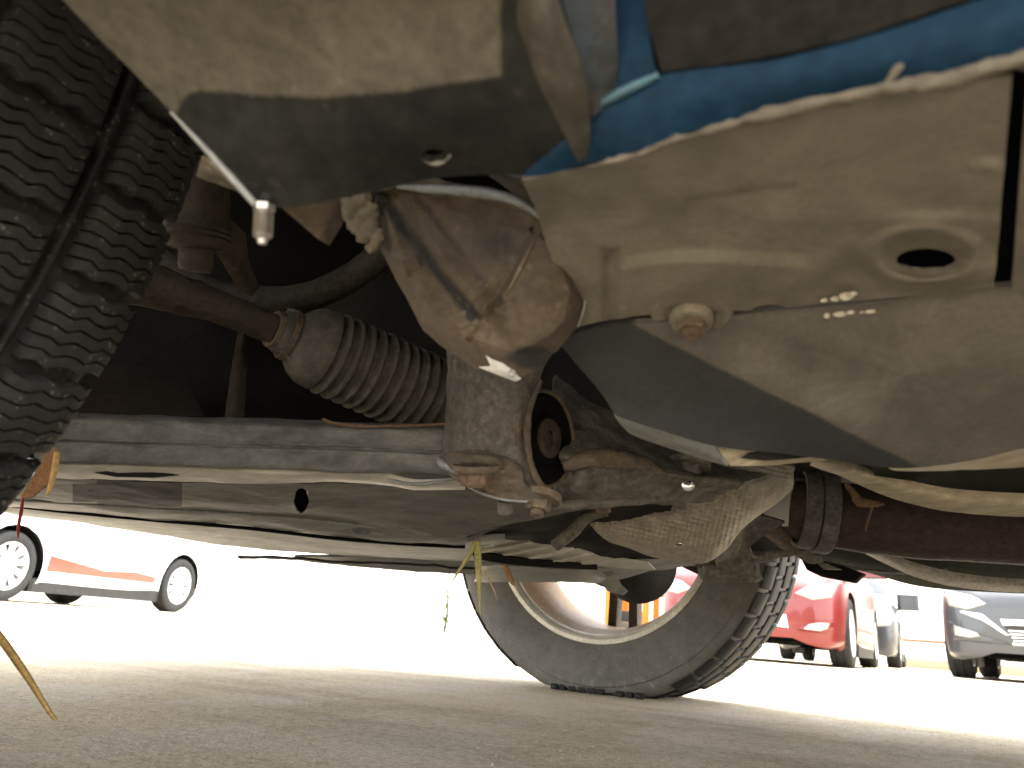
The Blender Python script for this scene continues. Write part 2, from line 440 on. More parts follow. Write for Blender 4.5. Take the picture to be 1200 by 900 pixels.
# ---------------------------------------------------------------- ground
def ground_material():
    M = bpy.data.materials.new('worn_concrete'); M.use_nodes = True
    n = M.node_tree.nodes; l = M.node_tree.links; b = n['Principled BSDF']
    tc = n.new('ShaderNodeTexCoord')
    def nz(s, det=6, r=.6, sc=(1, 1, 1)):
        mp = n.new('ShaderNodeMapping'); mp.inputs['Scale'].default_value = sc; l.new(tc.outputs['Object'], mp.inputs[0])
        k = n.new('ShaderNodeTexNoise'); k.inputs['Scale'].default_value = s; k.inputs['Detail'].default_value = det
        k.inputs['Roughness'].default_value = r; l.new(mp.outputs[0], k.inputs['Vector']); return k.outputs[0]
    def ramp(v, *st):
        k = n.new('ShaderNodeValToRGB'); l.new(v, k.inputs[0]); e = k.color_ramp.elements
        while len(e) < len(st): e.new(.5)
        for q, (p_, c) in zip(e, st): q.position = p_; q.color = (*c, 1)
        return k.outputs[0]
    def mix(f, a, c, bl='MIX'):
        k = n.new('ShaderNodeMix'); k.data_type = 'RGBA'; k.blend_type = bl
        if isinstance(f, float): k.inputs[0].default_value = f
        else: l.new(f, k.inputs[0])
        l.new(a, k.inputs[6])
        if isinstance(c, tuple): k.inputs[7].default_value = (*c, 1)
        else: l.new(c, k.inputs[7])
        return k.outputs[2]
    base = ramp(nz(2.2, 8, .65), (.3, (.38, .318, .215)), (.5, (.49, .41, .285)), (.72, (.58, .495, .36)))
    worn = ramp(nz(7, 9, .75, (1, .45, 1)), (.46, (0, 0, 0)), (.58, (1, 1, 1)))
    base = mix(worn, base, (.52, .455, .36))
    grain = ramp(nz(420, 4, .7), (.3, (.62, .62, .62)), (.5, (1, 1, 1)), (.72, (1.32, 1.3, 1.26)))
    strk = ramp(nz(3.5, 7, .7, (.5, 1.6, 1)), (.32, (.74, .72, .69)), (.5, (1, 1, 1)), (.68, (1.16, 1.15, 1.14)))
    base = mix(1., base, strk, 'MULTIPLY')
    base = mix(1., base, grain, 'MULTIPLY')
    g2 = ramp(nz(110, 5, .75), (.32, (.70, .69, .68)), (.5, (1, 1, 1)), (.68, (1.2, 1.2, 1.19)))
    base = mix(1., base, g2, 'MULTIPLY')
    cracks = n.new('ShaderNodeTexVoronoi'); cracks.inputs['Scale'].default_value = 190; l.new(tc.outputs['Object'], cracks.inputs['Vector'])
    spk = ramp(cracks.outputs['Distance'], (.10, (1, 1, 1)), (.2, (0, 0, 0)))
    sel = ramp(nz(60, 2), (.55, (0, 0, 0)), (.66, (1, 1, 1)))
    f = n.new('ShaderNodeMath'); f.operation = 'MULTIPLY'; l.new(spk, f.inputs[0]); l.new(sel, f.inputs[1])
    base = mix(f.outputs[0], base, (.55, .52, .46))
    l.new(base, b.inputs['Base Color']); b.inputs['Roughness'].default_value = .95; b.inputs['Specular IOR Level'].default_value = .08
    bp = n.new('ShaderNodeBump'); bp.inputs['Strength'].default_value = .7; bp.inputs['Distance'].default_value = .004
    ad = n.new('ShaderNodeMath'); ad.operation = 'ADD'; l.new(nz(110, 6, .75), ad.inputs[0])
    k2 = n.new('ShaderNodeMath'); k2.operation = 'MULTIPLY'; l.new(nz(420, 4, .7), k2.inputs[0]); k2.inputs[1].default_value = .35
    l.new(k2.outputs[0], ad.inputs[1]); l.new(ad.outputs[0], bp.inputs['Height']); l.new(bp.outputs[0], b.inputs['Normal'])
    return M
M_conc = ground_material()
V, F = [], []
cuts = sorted({-150, -60, -25, -10, -5, -3} | {-2+.05*k for k in range(101)} | {5, 10, 25, 60, 150})
for y in cuts:
    for x in cuts:
        near = max(abs(x), abs(y-1)) < 2.6
        z = noise.fractal(Vector((x*6, y*6, 3)), .8, 2, 4)*.0012 if near else 0
        V.append((x, y, z))
nn = len(cuts)
for i in range(nn-1):
    for j in range(nn-1): F.append([i*nn+j, i*nn+j+1, (i+1)*nn+j+1, (i+1)*nn+j])
tag(build('ground', V, F, M_conc, origin=Vector((0, 0, 0))), kind='structure')

# ================================================================= cars: shared builder
def make_tread_block(u0, u1, pitch_ang, r_base, r_top, slabs, seed, edge, lam=.0135, amp=.0012, fill=.85):
    """sipes are real gaps: a block is a row of wavy slabs. Local frame: axle = Y, block centred on +X"""
    rnd = random.Random(seed); V, F = [], []
    s_len = pitch_ang*fill; w = s_len/slabs; nu = 8
    for k in range(slabs):
        a0 = -s_len/2+k*w+.0003/r_top; a1 = -s_len/2+(k+1)*w-.0003/r_top
        dr = rnd.uniform(-.0005, .0002)
        base = len(V)
        for i in range(nu+1):
            u = u0+(u1-u0)*i/nu
            sh = max(0, abs(u)-.072)/.022
            rt = r_top+dr-.006*sh**2-(.0012 if i in (0, nu) else 0)
            ph = amp/r_top*math.sin((u-u0)/lam*2*math.pi+k*.25)
            tp = math.tan(R(7))*abs(u)/r_top*(1 if u > 0 else -1)
            for (aa, rr) in ((a0, r_base-.004), (a0+.0002, rt-.0006), (a0+.0010, rt), (a1-.0010, rt), (a1-.0002, rt-.0006), (a1, r_base-.004)):
                a = aa+tp+(ph if (0 < k or aa > 0) else ph)
                V.append(Vector((rr*math.cos(a), u, rr*math.sin(a))))
        for i in range(nu):
            for q in range(5):
                a = base+i*6+q; F.append([a, a+1, a+7, a+6])
        F.append([base+q for q in range(6)]); F.append([base+nu*6+q for q in range(6)][::-1])
    return V, F
def mesh_local(name, V, F, material, sharp=40, wear=None):
    me = bpy.data.meshes.new(name); me.from_pydata([tuple(v) for v in V], [], F); me.validate(); me.update()
    bm = bmesh.new(); bm.from_mesh(me); bmesh.ops.recalc_face_normals(bm, faces=bm.faces[:]); bm.to_mesh(me); bm.free()
    me.polygons.foreach_set('use_smooth', [True]*len(me.polygons)); me.set_sharp_from_angle(angle=R(sharp))
    if wear:
        a = me.attributes.new('wear', 'FLOAT', 'POINT'); a.data.foreach_set('value', wear)
    me.materials.append(material); return me
def child(name, me, parent, loc=(0, 0, 0), rot=(0, 0, 0)):
    o = bpy.data.objects.new(name, me); COL.objects.link(o); o.parent = parent; o.location = loc; o.rotation_euler = rot
    return o
YA = Vector((0, 1, 0))
def ring_local(prof, seg, closed=False):
    V, F = [], []; n = len(prof)
    for k in range(seg):
        a = 2*math.pi*k/seg
        for (y, r) in prof: V.append(Vector((r*math.cos(a), y, r*math.sin(a))))
    for k in range(seg):
        k2 = (k+1) % seg
        for i in range(n if closed else n-1):
            i2 = (i+1) % n; F.append([k*n+i, k*n+i2, k2*n+i2, k2*n+i])
    return V, F

def simple_wheel(root, c, heading, r, wid, spokes, name='wheel'):
    """complete road wheel of a parked car: rim (> tyre with grooves, spokes, hub)"""
    rr = r*.68; h = wid/2
    me = CACHE.get(('rim', r, wid))
    if me is None:
        V, F = ring_local([(-h*.95, rr*.98), (-h*.95, rr*.93), (-h*.6, rr*.9), (h*.6, rr*.88), (h*.85, rr*.93), (h*.97, rr*.95), (h*.97, rr*1.01), (h*.7, rr*.98), (-h*.7, rr*.98)], 40, True)
        CACHE[('rim', r, wid)] = me = mesh_local('wheel', V, F, M_alloy)
        pr = [(-h*.85, rr*.97), (-h, rr*1.12), (-h*1.02, r*.88), (-h*.93, r*.965), (-h*.75, r*.995), (-h*.4, r), (-h*.37, r*.98), (-h*.3, r*.98), (-h*.27, r), (h*.27, r), (h*.3, r*.98), (h*.37, r*.98), (h*.4, r), (h*.75, r*.995), (h*.93, r*.965), (h*1.02, r*.88), (h, rr*1.12), (h*.85, rr*.97)]
        V, F = ring_local(pr, 48)
        CACHE[('tyre', r, wid)] = mesh_local('tyre', V, F, M_ctyre)
        L = []
        V, F = [], []
        for s_ in (1,):
            pass
        sp = []
        V = [Vector(p) for p in ((.03, h*.55, -.022), (.03, h*.78, -.018), (.03, h*.78, .018), (.03, h*.55, .022), (rr*.93, h*.72, -.035), (rr*.93, h*.9, -.028), (rr*.93, h*.9, .028), (rr*.93, h*.72, .035))]
        F = [[0, 1, 2, 3], [7, 6, 5, 4], [0, 4, 5, 1], [1, 5, 6, 2], [2, 6, 7, 3], [3, 7, 4, 0]]
        CACHE[('spoke', r, wid)] = mesh_local('spoke', V, F, M_alloy)
        V, F = ring_local([(h*.3, .001), (h*.3, .075), (h*.75, .07), (h*.86, .05), (h*.88, .001)], 24)
        CACHE[('hub', r, wid)] = mesh_local('hub', V, F, M_alloy)
        V, F = ring_local([(-h*.1, .001), (-h*.1, rr*.8), (h*.02, rr*.8), (h*.02, .001)], 28)
        CACHE[('disc', r, wid)] = mesh_local('brake_disc', V, F, M_disc)
    o = bpy.data.objects.new(name, me); COL.objects.link(o); o.parent = root
    o.location = Vector(c)-LOC[root]; o.rotation_euler = (0, 0, heading)
    child('tyre', CACHE[('tyre', r, wid)], o); child('hub', CACHE[('hub', r, wid)], o); child('brake_disc', CACHE[('disc', r, wid)], o)
    for k in range(spokes): child('spoke', CACHE[('spoke', r, wid)], o, rot=(0, k*2*math.pi/spokes+.3, 0))
    return o
CACHE = {}

def car_shell(root, base, ang, keys, axles, arch_r, paint_m, wheels=True, wheel_r=.31, wheel_w=.19, spokes=7, track=None, skip_floor=False, steer=0):
    """lofted body with real wheel-arch openings, window panels, doors gaps, sills. Local x = forward, y = left"""
    ca, sa = math.cos(ang), math.sin(ang)
    def Wd(x, y, z): return Vector((base[0]+x*ca-y*sa, base[1]+x*sa+y*ca, base[2]+z))
    st = resample([Vector(k[:3]) for k in keys], 7); st2 = resample([Vector(k[3:6]) for k in keys], 7)
    secs = []
    for a, b in zip(st, st2):
        x, w, z0 = a; zb, zt, wt = b
        half = [(w-.07, z0), (w-.02, z0+.03), (w, z0+.12), (w+.012, z0*.5+zb*.5), (w-.005, zb-.07), (w-.045, zb), (w*.35+wt*.65, zb+(zt-zb)*.72), (wt-.06, zb+(zt-zb)*.95), (wt*.5, zt+.012), (0, zt+.018)]
        h = resample([Vector((p[0], p[1], 0)) for p in half], 4)
        ring = [(p.x, p.y) for p in h]+[(-p.x, p.y) for p in h[::-1][1:]]
        secs.append((x, ring))
    n = len(secs[0][1]); S = len(secs)
    pos = [[Vector((x, y, z)) for (y, z) in ring] for x, ring in secs]
    inside = {}
    for i in range(S):
        for j in range(n):
            q = pos[i][j]
            if abs(q.y) < .45: continue
            for ax in axles:
                d = math.hypot(q.x-ax, q.z-wheel_r)
                if d < arch_r: inside[(i, j)] = (ax, d)
    F = []
    for i in range(S-1):
        for j in range(n-1):
            c = [(i, j), (i, j+1), (i+1, j+1), (i+1, j)]
            if all(k in inside for k in c): continue
            F.append([k[0]*n+k[1] for k in c])
    for (i, j), (ax, d) in inside.items():
        q = pos[i][j]; d = max(d, .02); s_ = arch_r/d
        q.x = ax+(q.x-ax)*s_; q.z = wheel_r+(q.z-wheel_r)*s_
    for e in (0, S-1): F.append([e*n+j for j in range(n)] if e else [e*n+j for j in range(n)][::-1])
    V = [Wd(*q) for row in pos for q in row]
    used = sorted({k for f in F for k in f}); rm = {k: i for i, k in enumerate(used)}
    body = build('body', [V[k] for k in used], [[rm[k] for k in f] for f in F], paint_m, root, sharp=50)
    bvh = BVHTree.FromPolygons([V[k] for k in used], [[rm[k] for k in f] for f in F])
    def panel(name, i0, i1, j0, j1, m_, off=.004, rec=False):
        VV, FF = [], []; c = n
        for i in range(i0, i1+1):
            for j in range(j0, j1+1):
                p = pos[i][j]
                a = pos[min(i+1, S-1)][j]-pos[max(i-1, 0)][j]; b = pos[i][min(j+1, n-1)]-pos[i][max(j-1, 0)]
                nr = b.cross(a)
                mid = Vector((0, 0, .7)); 
                if nr.dot(p-Vector((p.x, 0, .6))) < 0: nr = -nr
                if nr.length: nr.normalize()
                VV.append((p, nr))
        w = j1-j0+1; N0 = len(VV)
        vv = [Wd(*(p+nr*off)) for p, nr in VV]+[Wd(*(p-nr*off)) for p, nr in VV]
        hh = i1-i0
        for i in range(hh):
            for j in range(w-1):
                q = [i*w+j, i*w+j+1, (i+1)*w+j+1, (i+1)*w+j]; FF.append(q); FF.append([k+N0 for k in q[::-1]])
        for i in range(hh):
            for j in (0, w-1): FF.append([i*w+j, (i+1)*w+j, (i+1)*w+j+N0, i*w+j+N0])
        for j in range(w-1):
            for i in (0, hh): FF.append([i*w+j, i*w+j+1, i*w+j+1+N0, i*w+j+N0])
        return build(name, vv, FF, m_, root, sharp=40)
    if wheels:
        tr = track or (keys[len(keys)//2][1]-.09)
        for ax in axles:
            for s_ in (1, -1):
                simple_wheel(root, Wd(ax, s_*tr, wheel_r), ang+(0 if s_ > 0 else math.pi)+(steer if ax == axles[0] else 0), wheel_r, wheel_w, spokes)
        for ax in axles:
            for s_ in (1, -1):
                y0, y1 = s_*(tr-.17), s_*(keys[len(keys)//2][1]-.02); rr_ = arch_r+.012; VV, FF = [], []
                for k in range(15):
                    a = math.pi*(k/14)
                    for yy in (y0, y1): VV.append(Wd(ax+rr_*math.cos(a), yy, wheel_r+rr_*math.sin(a)-.01))
                for k in range(14): FF.append([2*k, 2*k+1, 2*k+3, 2*k+2])
                FF.append([2*k for k in range(15)])
                build('wheel_well', VV, FF, M_black, root, sharp=50)
        box('underbody', Wd((axles[0]+axles[1])/2, 0, .30), Vector((ca, sa, 0))*(axles[0]-axles[1])*.62, Vector((-sa, ca, 0))*(tr-.16), Vector((0, 0, .09)), M_black, root, .1)
    return Wd, bvh, panel, body, n, S

def decal(name, outline, bvh, Wd, ang, material, root, off=.006, depth=.012, rings=5, side='front'):
    """solid lamp/grille body conforming to the bodywork: outline in local (y,z) for the nose, (x,z) for a flank"""
    ca, sa = math.cos(ang), math.sin(ang)
    pts = [Vector((a, b, 0)) for a, b in outline]
    dense = []
    for i in range(len(pts)):
        a, b = pts[i], pts[(i+1) % len(pts)]
        for k in range(4): dense.append(a.lerp(b, k/4))
    c = sum(dense, Vector())/len(dense)
    fwd = Vector((ca, sa, 0)); lft = Vector((-sa, ca, 0))
    def hit(q):
        if side == 'front': o = Wd(4, q.x, q.y); d = -fwd
        elif side == 'left': o = Wd(q.x, 4, q.y); d = -lft
        else: o = Wd(q.x, -4, q.y); d = lft
        h, nrm, _, _ = bvh.ray_cast(o, d)
        if h is None: return None
        return h-d*off, d
    V, F = [], []
    h0 = hit(c)
    if h0 is None: return None
    V.append(h0[0]); n = len(dense)
    for r_ in range(1, rings+1):
        for q in dense:
            p = c.lerp(q, r_/rings); h = hit(p)
            if h is None: h = h0
            edge = (off*.8 if r_ == rings else 0)
            V.append(h[0]+h[1]*edge)
    for k in range(n): F.append([0, 1+k, 1+(k+1) % n])
    for r_ in range(rings-1):
        for k in range(n):
            a = 1+r_*n+k; b = 1+r_*n+(k+1) % n; F.append([a, a+n, b+n, b])
    b0 = len(V)
    for k in range(n): V.append(V[1+(rings-1)*n+k]+h0[1]*depth)
    for k in range(n):
        a = 1+(rings-1)*n+k; b = 1+(rings-1)*n+(k+1) % n; F.append([a, b0+k, b0+(k+1) % n, b])
    F.append([b0+k for k in range(n)][::-1])
    return build(name, V, F, material, root, sharp=45)

HATCH = [(2.00, .50, .22, .54, .60, .42), (1.96, .64, .17, .62, .67, .5), (1.86, .76, .15, .70, .75, .6), (1.62, .82, .16, .79, .85, .66),
         (1.15, .84, .16, .88, .95, .70), (.9, .84, .16, .90, 1.0, .68), (.2, .85, .16, .93, 1.44, .58), (-.6, .85, .16, .95, 1.5, .6),
         (-1.35, .84, .16, .96, 1.45, .58), (-1.80, .79, .24, .92, 1.08, .6), (-2.0, .68, .34, .76, .82, .52)]
def glasshouse(panel, S):
    # windscreen, rear screen, side windows (grid ranges of the loft)
    panel('windscreen', 37, 41, 26, 46, M_glass); panel('rear_window', 58, 61, 26, 46, M_glass)
    for j0, j1 in ((21, 25), (47, 51)):
        panel('side_window', 42, 47, j0, j1, M_glass); panel('side_window', 49, 55, j0, j1, M_glass)

def parked_car(label, cat, group, base, ang, paint_m, face='full', spokes=7, wheel_r=.31, scale=1., steer=0):
    root = empty('parked_car', base, label, cat, group)
    Wd, bvh, panel, body, n, S = car_shell(root, base, ang, HATCH, (1.27, -1.22), .37, paint_m, spokes=spokes, wheel_r=wheel_r, steer=steer)
    glasshouse(panel, S)
    fwd = Vector((math.cos(ang), math.sin(ang), 0)); lft = Vector((-math.sin(ang), math.cos(ang), 0)); up = Vector((0, 0, 1))
    for s_ in (1, -1):
        box('sill_trim', Wd(0, s_*.80, .165), fwd*.92, lft*.035, up*.045, M_plast, root, .25)
        m_ = box('door_mirror', Wd(.72, s_*.98, .98), fwd*.06, lft*.11, up*.075, paint_m, root, .35)
        sd = 'left' if s_ > 0 else 'right'
        for x in (.22, -.62):
            decal('door_handle', [(x, .80), (x+.16, .80), (x+.16, .835), (x, .835)], bvh, Wd, ang, M_chr, root, .014, .02, 2, sd)
        for x in (.98, .02, -.82):
            decal('door_gap', [(x, .26), (x+.012, .26), (x+.012, .92), (x, .92)], bvh, Wd, ang, M_black, root, .002, .004, 2, sd)
        decal('headlight', [(s_*.46, .60), (s_*.57, .67), (s_*.75, .71), (s_*.785, .675), (s_*.75, .58), (s_*.60, .55)], bvh, Wd, ang, M_lamp, root, .012, .03, 6)
    return root, Wd, bvh, panel, fwd, lft

# ================================================================= the blue car we look under
O = Vector((-.50, .74, 0)); E1 = Vector((.9963, -.0858, 0)); E2 = Vector((.0858, .9963, 0)); UP = Vector((0, 0, 1))
BANG = math.atan2(-E1.y, -E1.x)
BASE = O+E1*1.35
car = empty('blue_car', BASE, 'blue car seen from below, with rusty running gear, dusty panels and black tyres', 'car')
KEYS = [(1.93, .42, .27, .50, .56, .3), (1.88, .58, .26, .6, .64, .45), (1.76, .68, .27, .68, .74, .55), (1.5, .75, .29, .8, .86, .62),
        (1.1, .775, .29, .88, .97, .66), (.85, .775, .29, .9, 1.02, .64), (.15, .775, .29, .93, 1.44, .56), (-.6, .775, .29, .95, 1.5, .57),
        (-1.3, .77, .29, .96, 1.45, .56), (-1.72, .73, .30, .92, 1.08, .57), (-1.9, .64, .36, .76, .82, .50)]
Wd, bvh, panel, body, n_, S_ = car_shell(car, tuple(BASE), BANG, KEYS, (1.35, -1.12), .36, M_blue, wheels=False, wheel_r=.30)
glasshouse(panel, S_)
for k in (1, -1):
    simple_wheel(car, Wd(-1.12, k*.675, .305), BANG+(0 if k > 0 else math.pi), .305, .19, 5)
box('engine_block', O+UP*.36+E1*.12+E2*.18, E1*.42, E2*.30, UP*.10, M_dark, car, .1)
build('bay_dark_sheet', *[([(x, y, z) for (x, y, z) in ((-1.15, .24, .46), (1.9, .24, .46), (1.9, 1.42, .46), (-1.15, 1.42, .46), (-1.15, .24, .48), (1.9, .24, .48), (1.9, 1.42, .48), (-1.15, 1.42, .48))]), [[0, 1, 2, 3], [7, 6, 5, 4], [0, 4, 5, 1], [1, 5, 6, 2], [2, 6, 7, 3], [3, 7, 4, 0]]], M_black, car, smooth=False)  # unseen black sheet added to keep the gaps between the parts dark
build('floor_pan', [(.33, -.02, .262), (2.3, -.05, .262), (2.3, 1.3, .262), (.33, 1.3, .262), (.33, -.02, .27), (2.3, -.05, .27), (2.3, 1.3, .27), (.33, 1.3, .27)], [[0, 1, 2, 3], [7, 6, 5, 4], [0, 4, 5, 1], [1, 5, 6, 2], [2, 6, 7, 3], [3, 7, 4, 0]], M_grey, car, smooth=False)

# ---- front wheels: rim > tyre, tread_block, spoke ...
NROW = 54; PITCH_A = 2*math.pi/NROW; RT_ = .312; RB = .3035
COLS = [(-.096, -.058), (-.045, -.0055), (.0055, .045), (.058, .096)]
BLK = [make_tread_block(a, b, PITCH_A, RB, RT_, 6, 11+i, i in (0, 3)) for i, (a, b) in enumerate(COLS)]
BLK2 = [make_tread_block(a, b, 2*math.pi/44, RB, .3095, 1, 31+i, i in (0, 3), .03, .0006, .86) for i, (a, b) in enumerate(COLS)]
BLKME2 = [mesh_local('tread_block', V, F, M_tyre, 30) for V, F in BLK2]
BLKME = [mesh_local('tread_block', V, F, M_tyre, 30) for V, F in BLK]
def rotY(v, a): return Vector((v.x*math.cos(a)-v.z*math.sin(a), v.y, v.x*math.sin(a)+v.z*math.cos(a)))
def front_wheel(centre, rot, keep, mt, spoke_off, rsign, NROW, BLK, BLKME):
    """keep(row, col) -> this block is an object of its own; the others are joined"""
    rr = .205; PITCH_A = 2*math.pi/NROW
    V, F = ring_local([(-.093*rsign, .2145), (-.0945*rsign, .2145), (-.0945*rsign, .2075), (-.091*rsign, .2035), (-.086*rsign, .2032), (-.084*rsign, .1995), (-.066*rsign, .1965), (-.05*rsign, .190), (.045*rsign, .184), (.062*rsign, .190), (.085*rsign, .196), (.092*rsign, .206), (.092*rsign, .213), (.082*rsign, .211), (.05*rsign, .198), (-.05*rsign, .199), (-.066*rsign, .203), (-.08*rsign, .209)], 72, True)
    w = child('wheel', mesh_local('wheel', V, F, M_rim, 30), car, centre-LOC[car], (0, 0, rot))
    V, F = ring_local([(-.078*rsign, .1978), (-.066*rsign, .1957), (-.05*rsign, .1892), (.045*rsign, .1832), (.06*rsign, .1885), (.06*rsign, .1892), (.045*rsign, .1838), (-.05*rsign, .1897), (-.066*rsign, .1963), (-.078*rsign, .1984)], 72, True)
    child('rim_barrel', mesh_local('rim_barrel', V, F, M_barrel, 30), w)
    prof = [(-.080, .203), (-.089, .2075), (-.0935, .216), (-.0985, .232), (-.1035, .252), (-.1035, .268), (-.1015, .281), (-.0985, .283), (-.0975, .290), (-.094, .2975), (-.085, .3025), (-.06, .3035), (0, .304)]
    prof = prof+[(-y, r) for y, r in prof[::-1][1:]]
    V, F = ring_local(prof, 110)
    VV = []
    for v in V:
        q = v.copy(); low = centre.z+q.z
        r_ = math.hypot(q.x, q.z)
        if q.z < 0 and r_ > .23:
            sag = max(0, (.30-centre.z-.0))*.0
            k = max(0, 1-abs(q.x)/.12)*max(0, (-q.z-.19)/.11)
            q.y *= 1+.055*k
        if low < .004 and q.z < 0: q.z = .004-centre.z
        q += q.normalized()*.0006*noise.noise(q*60)
        VV.append(q)
    wear = []
    for v in VV:
        r_ = math.hypot(v.x, v.z); z = centre.z+v.z
        wear.append(.30*max(0, 1-z/.10)+(.18 if r_ < .29 else 0)*max(0, 1-abs(z-.03)/.04))
    child('tyre', mesh_local('tyre', VV, F, mt, 40, wear), w)
    rest = []
    for r_ in range(NROW):
        for c in range(4):
            a = r_*PITCH_A+(PITCH_A*.5 if c in (1, 3) else 0)
            # under the contact patch the tread is flattened on the ground
            if math.sin(a)*RT_+centre.z < .012: continue
            if keep(r_, c): child('tread_block', BLKME[c], w, rot=(0, -a, 0))
            else:
                V, F = BLK[c]
                if r_ % 1 == 0: rest.append(([rotY(v, a) for v in V], F))
    V, F = join_vf(rest)
    o = child('tread', mesh_local('tread', V, F, M_tyre, 30), w); o['kind'] = 'stuff'
    # thin bar standing in the outer circumferential grooves
    bars = [ring_local([(y-.0009, .302), (y-.0008, .3078), (y+.0008, .3078), (y+.0009, .302)], 110) for y in (-.0515, .0515)]
    V, F = join_vf(bars)
    child('groove_bar', mesh_local('groove_bar', V, F, M_tyre), w)
    # contact patch: short lugs pressed on the ground
    L = []
    for k in range(11):
        for y in (-.098, -.05, 0, .05, .098):
            x = -.085+k*.017
            if (abs(y) < .06 and k % 2) or noise.noise(Vector((k*3.1, y*90, 7))) > .22: continue
            q_ = noise.noise(Vector((k*1.7, y*40, 1)))
            L.append(box_vf(Vector((x+q_*.004, y*(1-.004*abs(k-5)), -centre.z+.005)), Vector((.0074+.004*q_, 0, q_*.0016)), Vector((0, .006, 0)), Vector((0, 0, .0046+.001*q_)), .3))
    V, F = join_vf(L); child('contact_lug', mesh_local('contact_lug', V, F, M_tyre), w)['kind'] = 'stuff'
    V, F = ring_local([(.035*rsign, .001), (.035*rsign, .06), (.055*rsign, .058), (.07*rsign, .045), (.072*rsign, .001)], 30)
    child('hub', mesh_local('hub', V, F, M_rim), w)
    sp = []
    for dz in (-.017, .017):
        V = [Vector(p) for p in ((.04, .03*rsign, dz-.008), (.04, .062*rsign, dz-.007), (.04, .062*rsign, dz+.007), (.04, .03*rsign, dz+.008), (.186, .046*rsign, dz*1.25-.0085), (.189, .072*rsign, dz*1.25-.007), (.189, .072*rsign, dz*1.25+.007), (.186, .046*rsign, dz*1.25+.0085))]
        F = [[0, 1, 2, 3], [7, 6, 5, 4], [0, 4, 5, 1], [1, 5, 6, 2], [2, 6, 7, 3], [3, 7, 4, 0]]
        sp.append((V, F))
    V, F = join_vf(sp); sm = mesh_local('spoke', V, F, M_brown, 30)
    for k in range(5): child('spoke', sm, w, rot=(0, spoke_off+k*2*math.pi/5, 0))
    V, F = ring_local([(-.005, .001), (-.005, .118), (.006, .118), (.006, .001)], 48)
    child('brake_disc', mesh_local('brake_disc', V, F, M_disc), w)
    return w
def blocks_near(r_, c):
    a = (r_*PITCH_A+math.pi) % (2*math.pi)-math.pi
    return abs(a) < R(74)
NEARW = Vector((-.548, .072, .297)); FARW = Vector((-.447, 1.405, .293))
front_wheel(NEARW, .10, blocks_near, M_tyre, .3, -1, 54, BLK, BLKME)
def blocks_far(r_, c):
    a = (r_*2*math.pi/44+math.pi) % (2*math.pi)-math.pi
    return c in (0, 1) and R(-90) < a < R(25) and True or (c == 0 and R(-180) <= a < R(-90)) or (c == 0 and a > R(160))
front_wheel(FARW, -.10, blocks_far, M_tyre2, 1.62, 1, 44, BLK2, BLKME2)

# ---- plastic wheel-arch liner end, top left of the view
def liner_tone(px, py):
    # dark area: a rounded band along the lower edge and up the right side
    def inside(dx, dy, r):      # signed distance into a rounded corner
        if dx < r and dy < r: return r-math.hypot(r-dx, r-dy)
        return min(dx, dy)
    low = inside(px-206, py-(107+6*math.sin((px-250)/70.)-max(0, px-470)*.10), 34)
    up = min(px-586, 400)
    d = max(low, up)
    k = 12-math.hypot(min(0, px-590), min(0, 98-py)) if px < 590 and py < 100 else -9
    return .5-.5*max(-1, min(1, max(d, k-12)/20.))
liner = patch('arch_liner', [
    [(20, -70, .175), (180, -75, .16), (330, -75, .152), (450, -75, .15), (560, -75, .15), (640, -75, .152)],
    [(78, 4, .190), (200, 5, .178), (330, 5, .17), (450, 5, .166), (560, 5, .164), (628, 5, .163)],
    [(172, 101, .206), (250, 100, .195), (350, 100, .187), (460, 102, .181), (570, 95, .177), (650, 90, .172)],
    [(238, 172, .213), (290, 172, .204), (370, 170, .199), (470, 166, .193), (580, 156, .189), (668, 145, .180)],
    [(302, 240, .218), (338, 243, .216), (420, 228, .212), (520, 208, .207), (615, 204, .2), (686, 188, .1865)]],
    M_liner, car, 24, 24, .0012, holes=[(508, 180, 14, 6)], wear=liner_tone, rough=(.0006, 40), sharp=60, rise=Vector((-.008, -.12, .075)))
tube('liner_edge_highlight', [P(200, 131, .2085), P(240, 173, .212), P(270, 206, .2150), P(300, 240, .217)], [.0004, .0009, .0012, .0010], M_edge, car, 10, 6)  # pale tube painting the highlight along the liner's edge
patch('hole_backing', [[(480, 165, .205), (540, 162, .203)], [(480, 195, .212), (540, 190, .208)]], M_black, car, 3, 3, .001)  # black sheet added so no light shows through the hole
tube('hole_lip', [P(496, 188, .1965), P(506, 192, .1962), (P(520, 190, .1952)), P(528, 182, .1942)], [.0002, .0004, .0004, .0002], M_grey, car, 8, 6, rough=(.0004, 300))
# screw hanging at the liner's corner
ax = (P(309, 290, .214)-P(313, 225, .2160)).normalized()
scr = hexbolt('liner_screw', P(310, 240, .2155), ax, .0030, .0022, M_chrome, car, tip=.009)
prof = []
for k in range(9):
    prof += [(.0025+k*.00075, .0019), (.0025+k*.00075+.00035, .0027)]
prof += [(.0098, .0019), (.0104, .0008)]
lathe('screw_thread', P(310, 240, .2155), ax, [(.002, .0018)]+prof, M_chrome, scr, 18)
tube('bracket_stub', [P(318, 212, .216), P(313, 236, .2155)], [.0016, .0019], M_liner, car, 10, 3)
prism('bracket_tab', [P(330, 243, .245), P(398, 225, .25), P(402, 262, .262), P(386, 288, .262), P(372, 280, .258)], (P(370, 250, .29)-P(370, 250, .27)).normalized()*.003, M_horn, car, .0006)
prism('bracket_plate', [P(236, 180, .235), P(292, 232, .24), P(268, 214, .245), P(228, 207, .245)], Vector((.002, .004, 0)), M_tan, car, .0006)

M_strip = mat('grimy_strip', (.03, .026, .02), (.085, .07, .05), .5, 40, .6, .8, bump=.4)
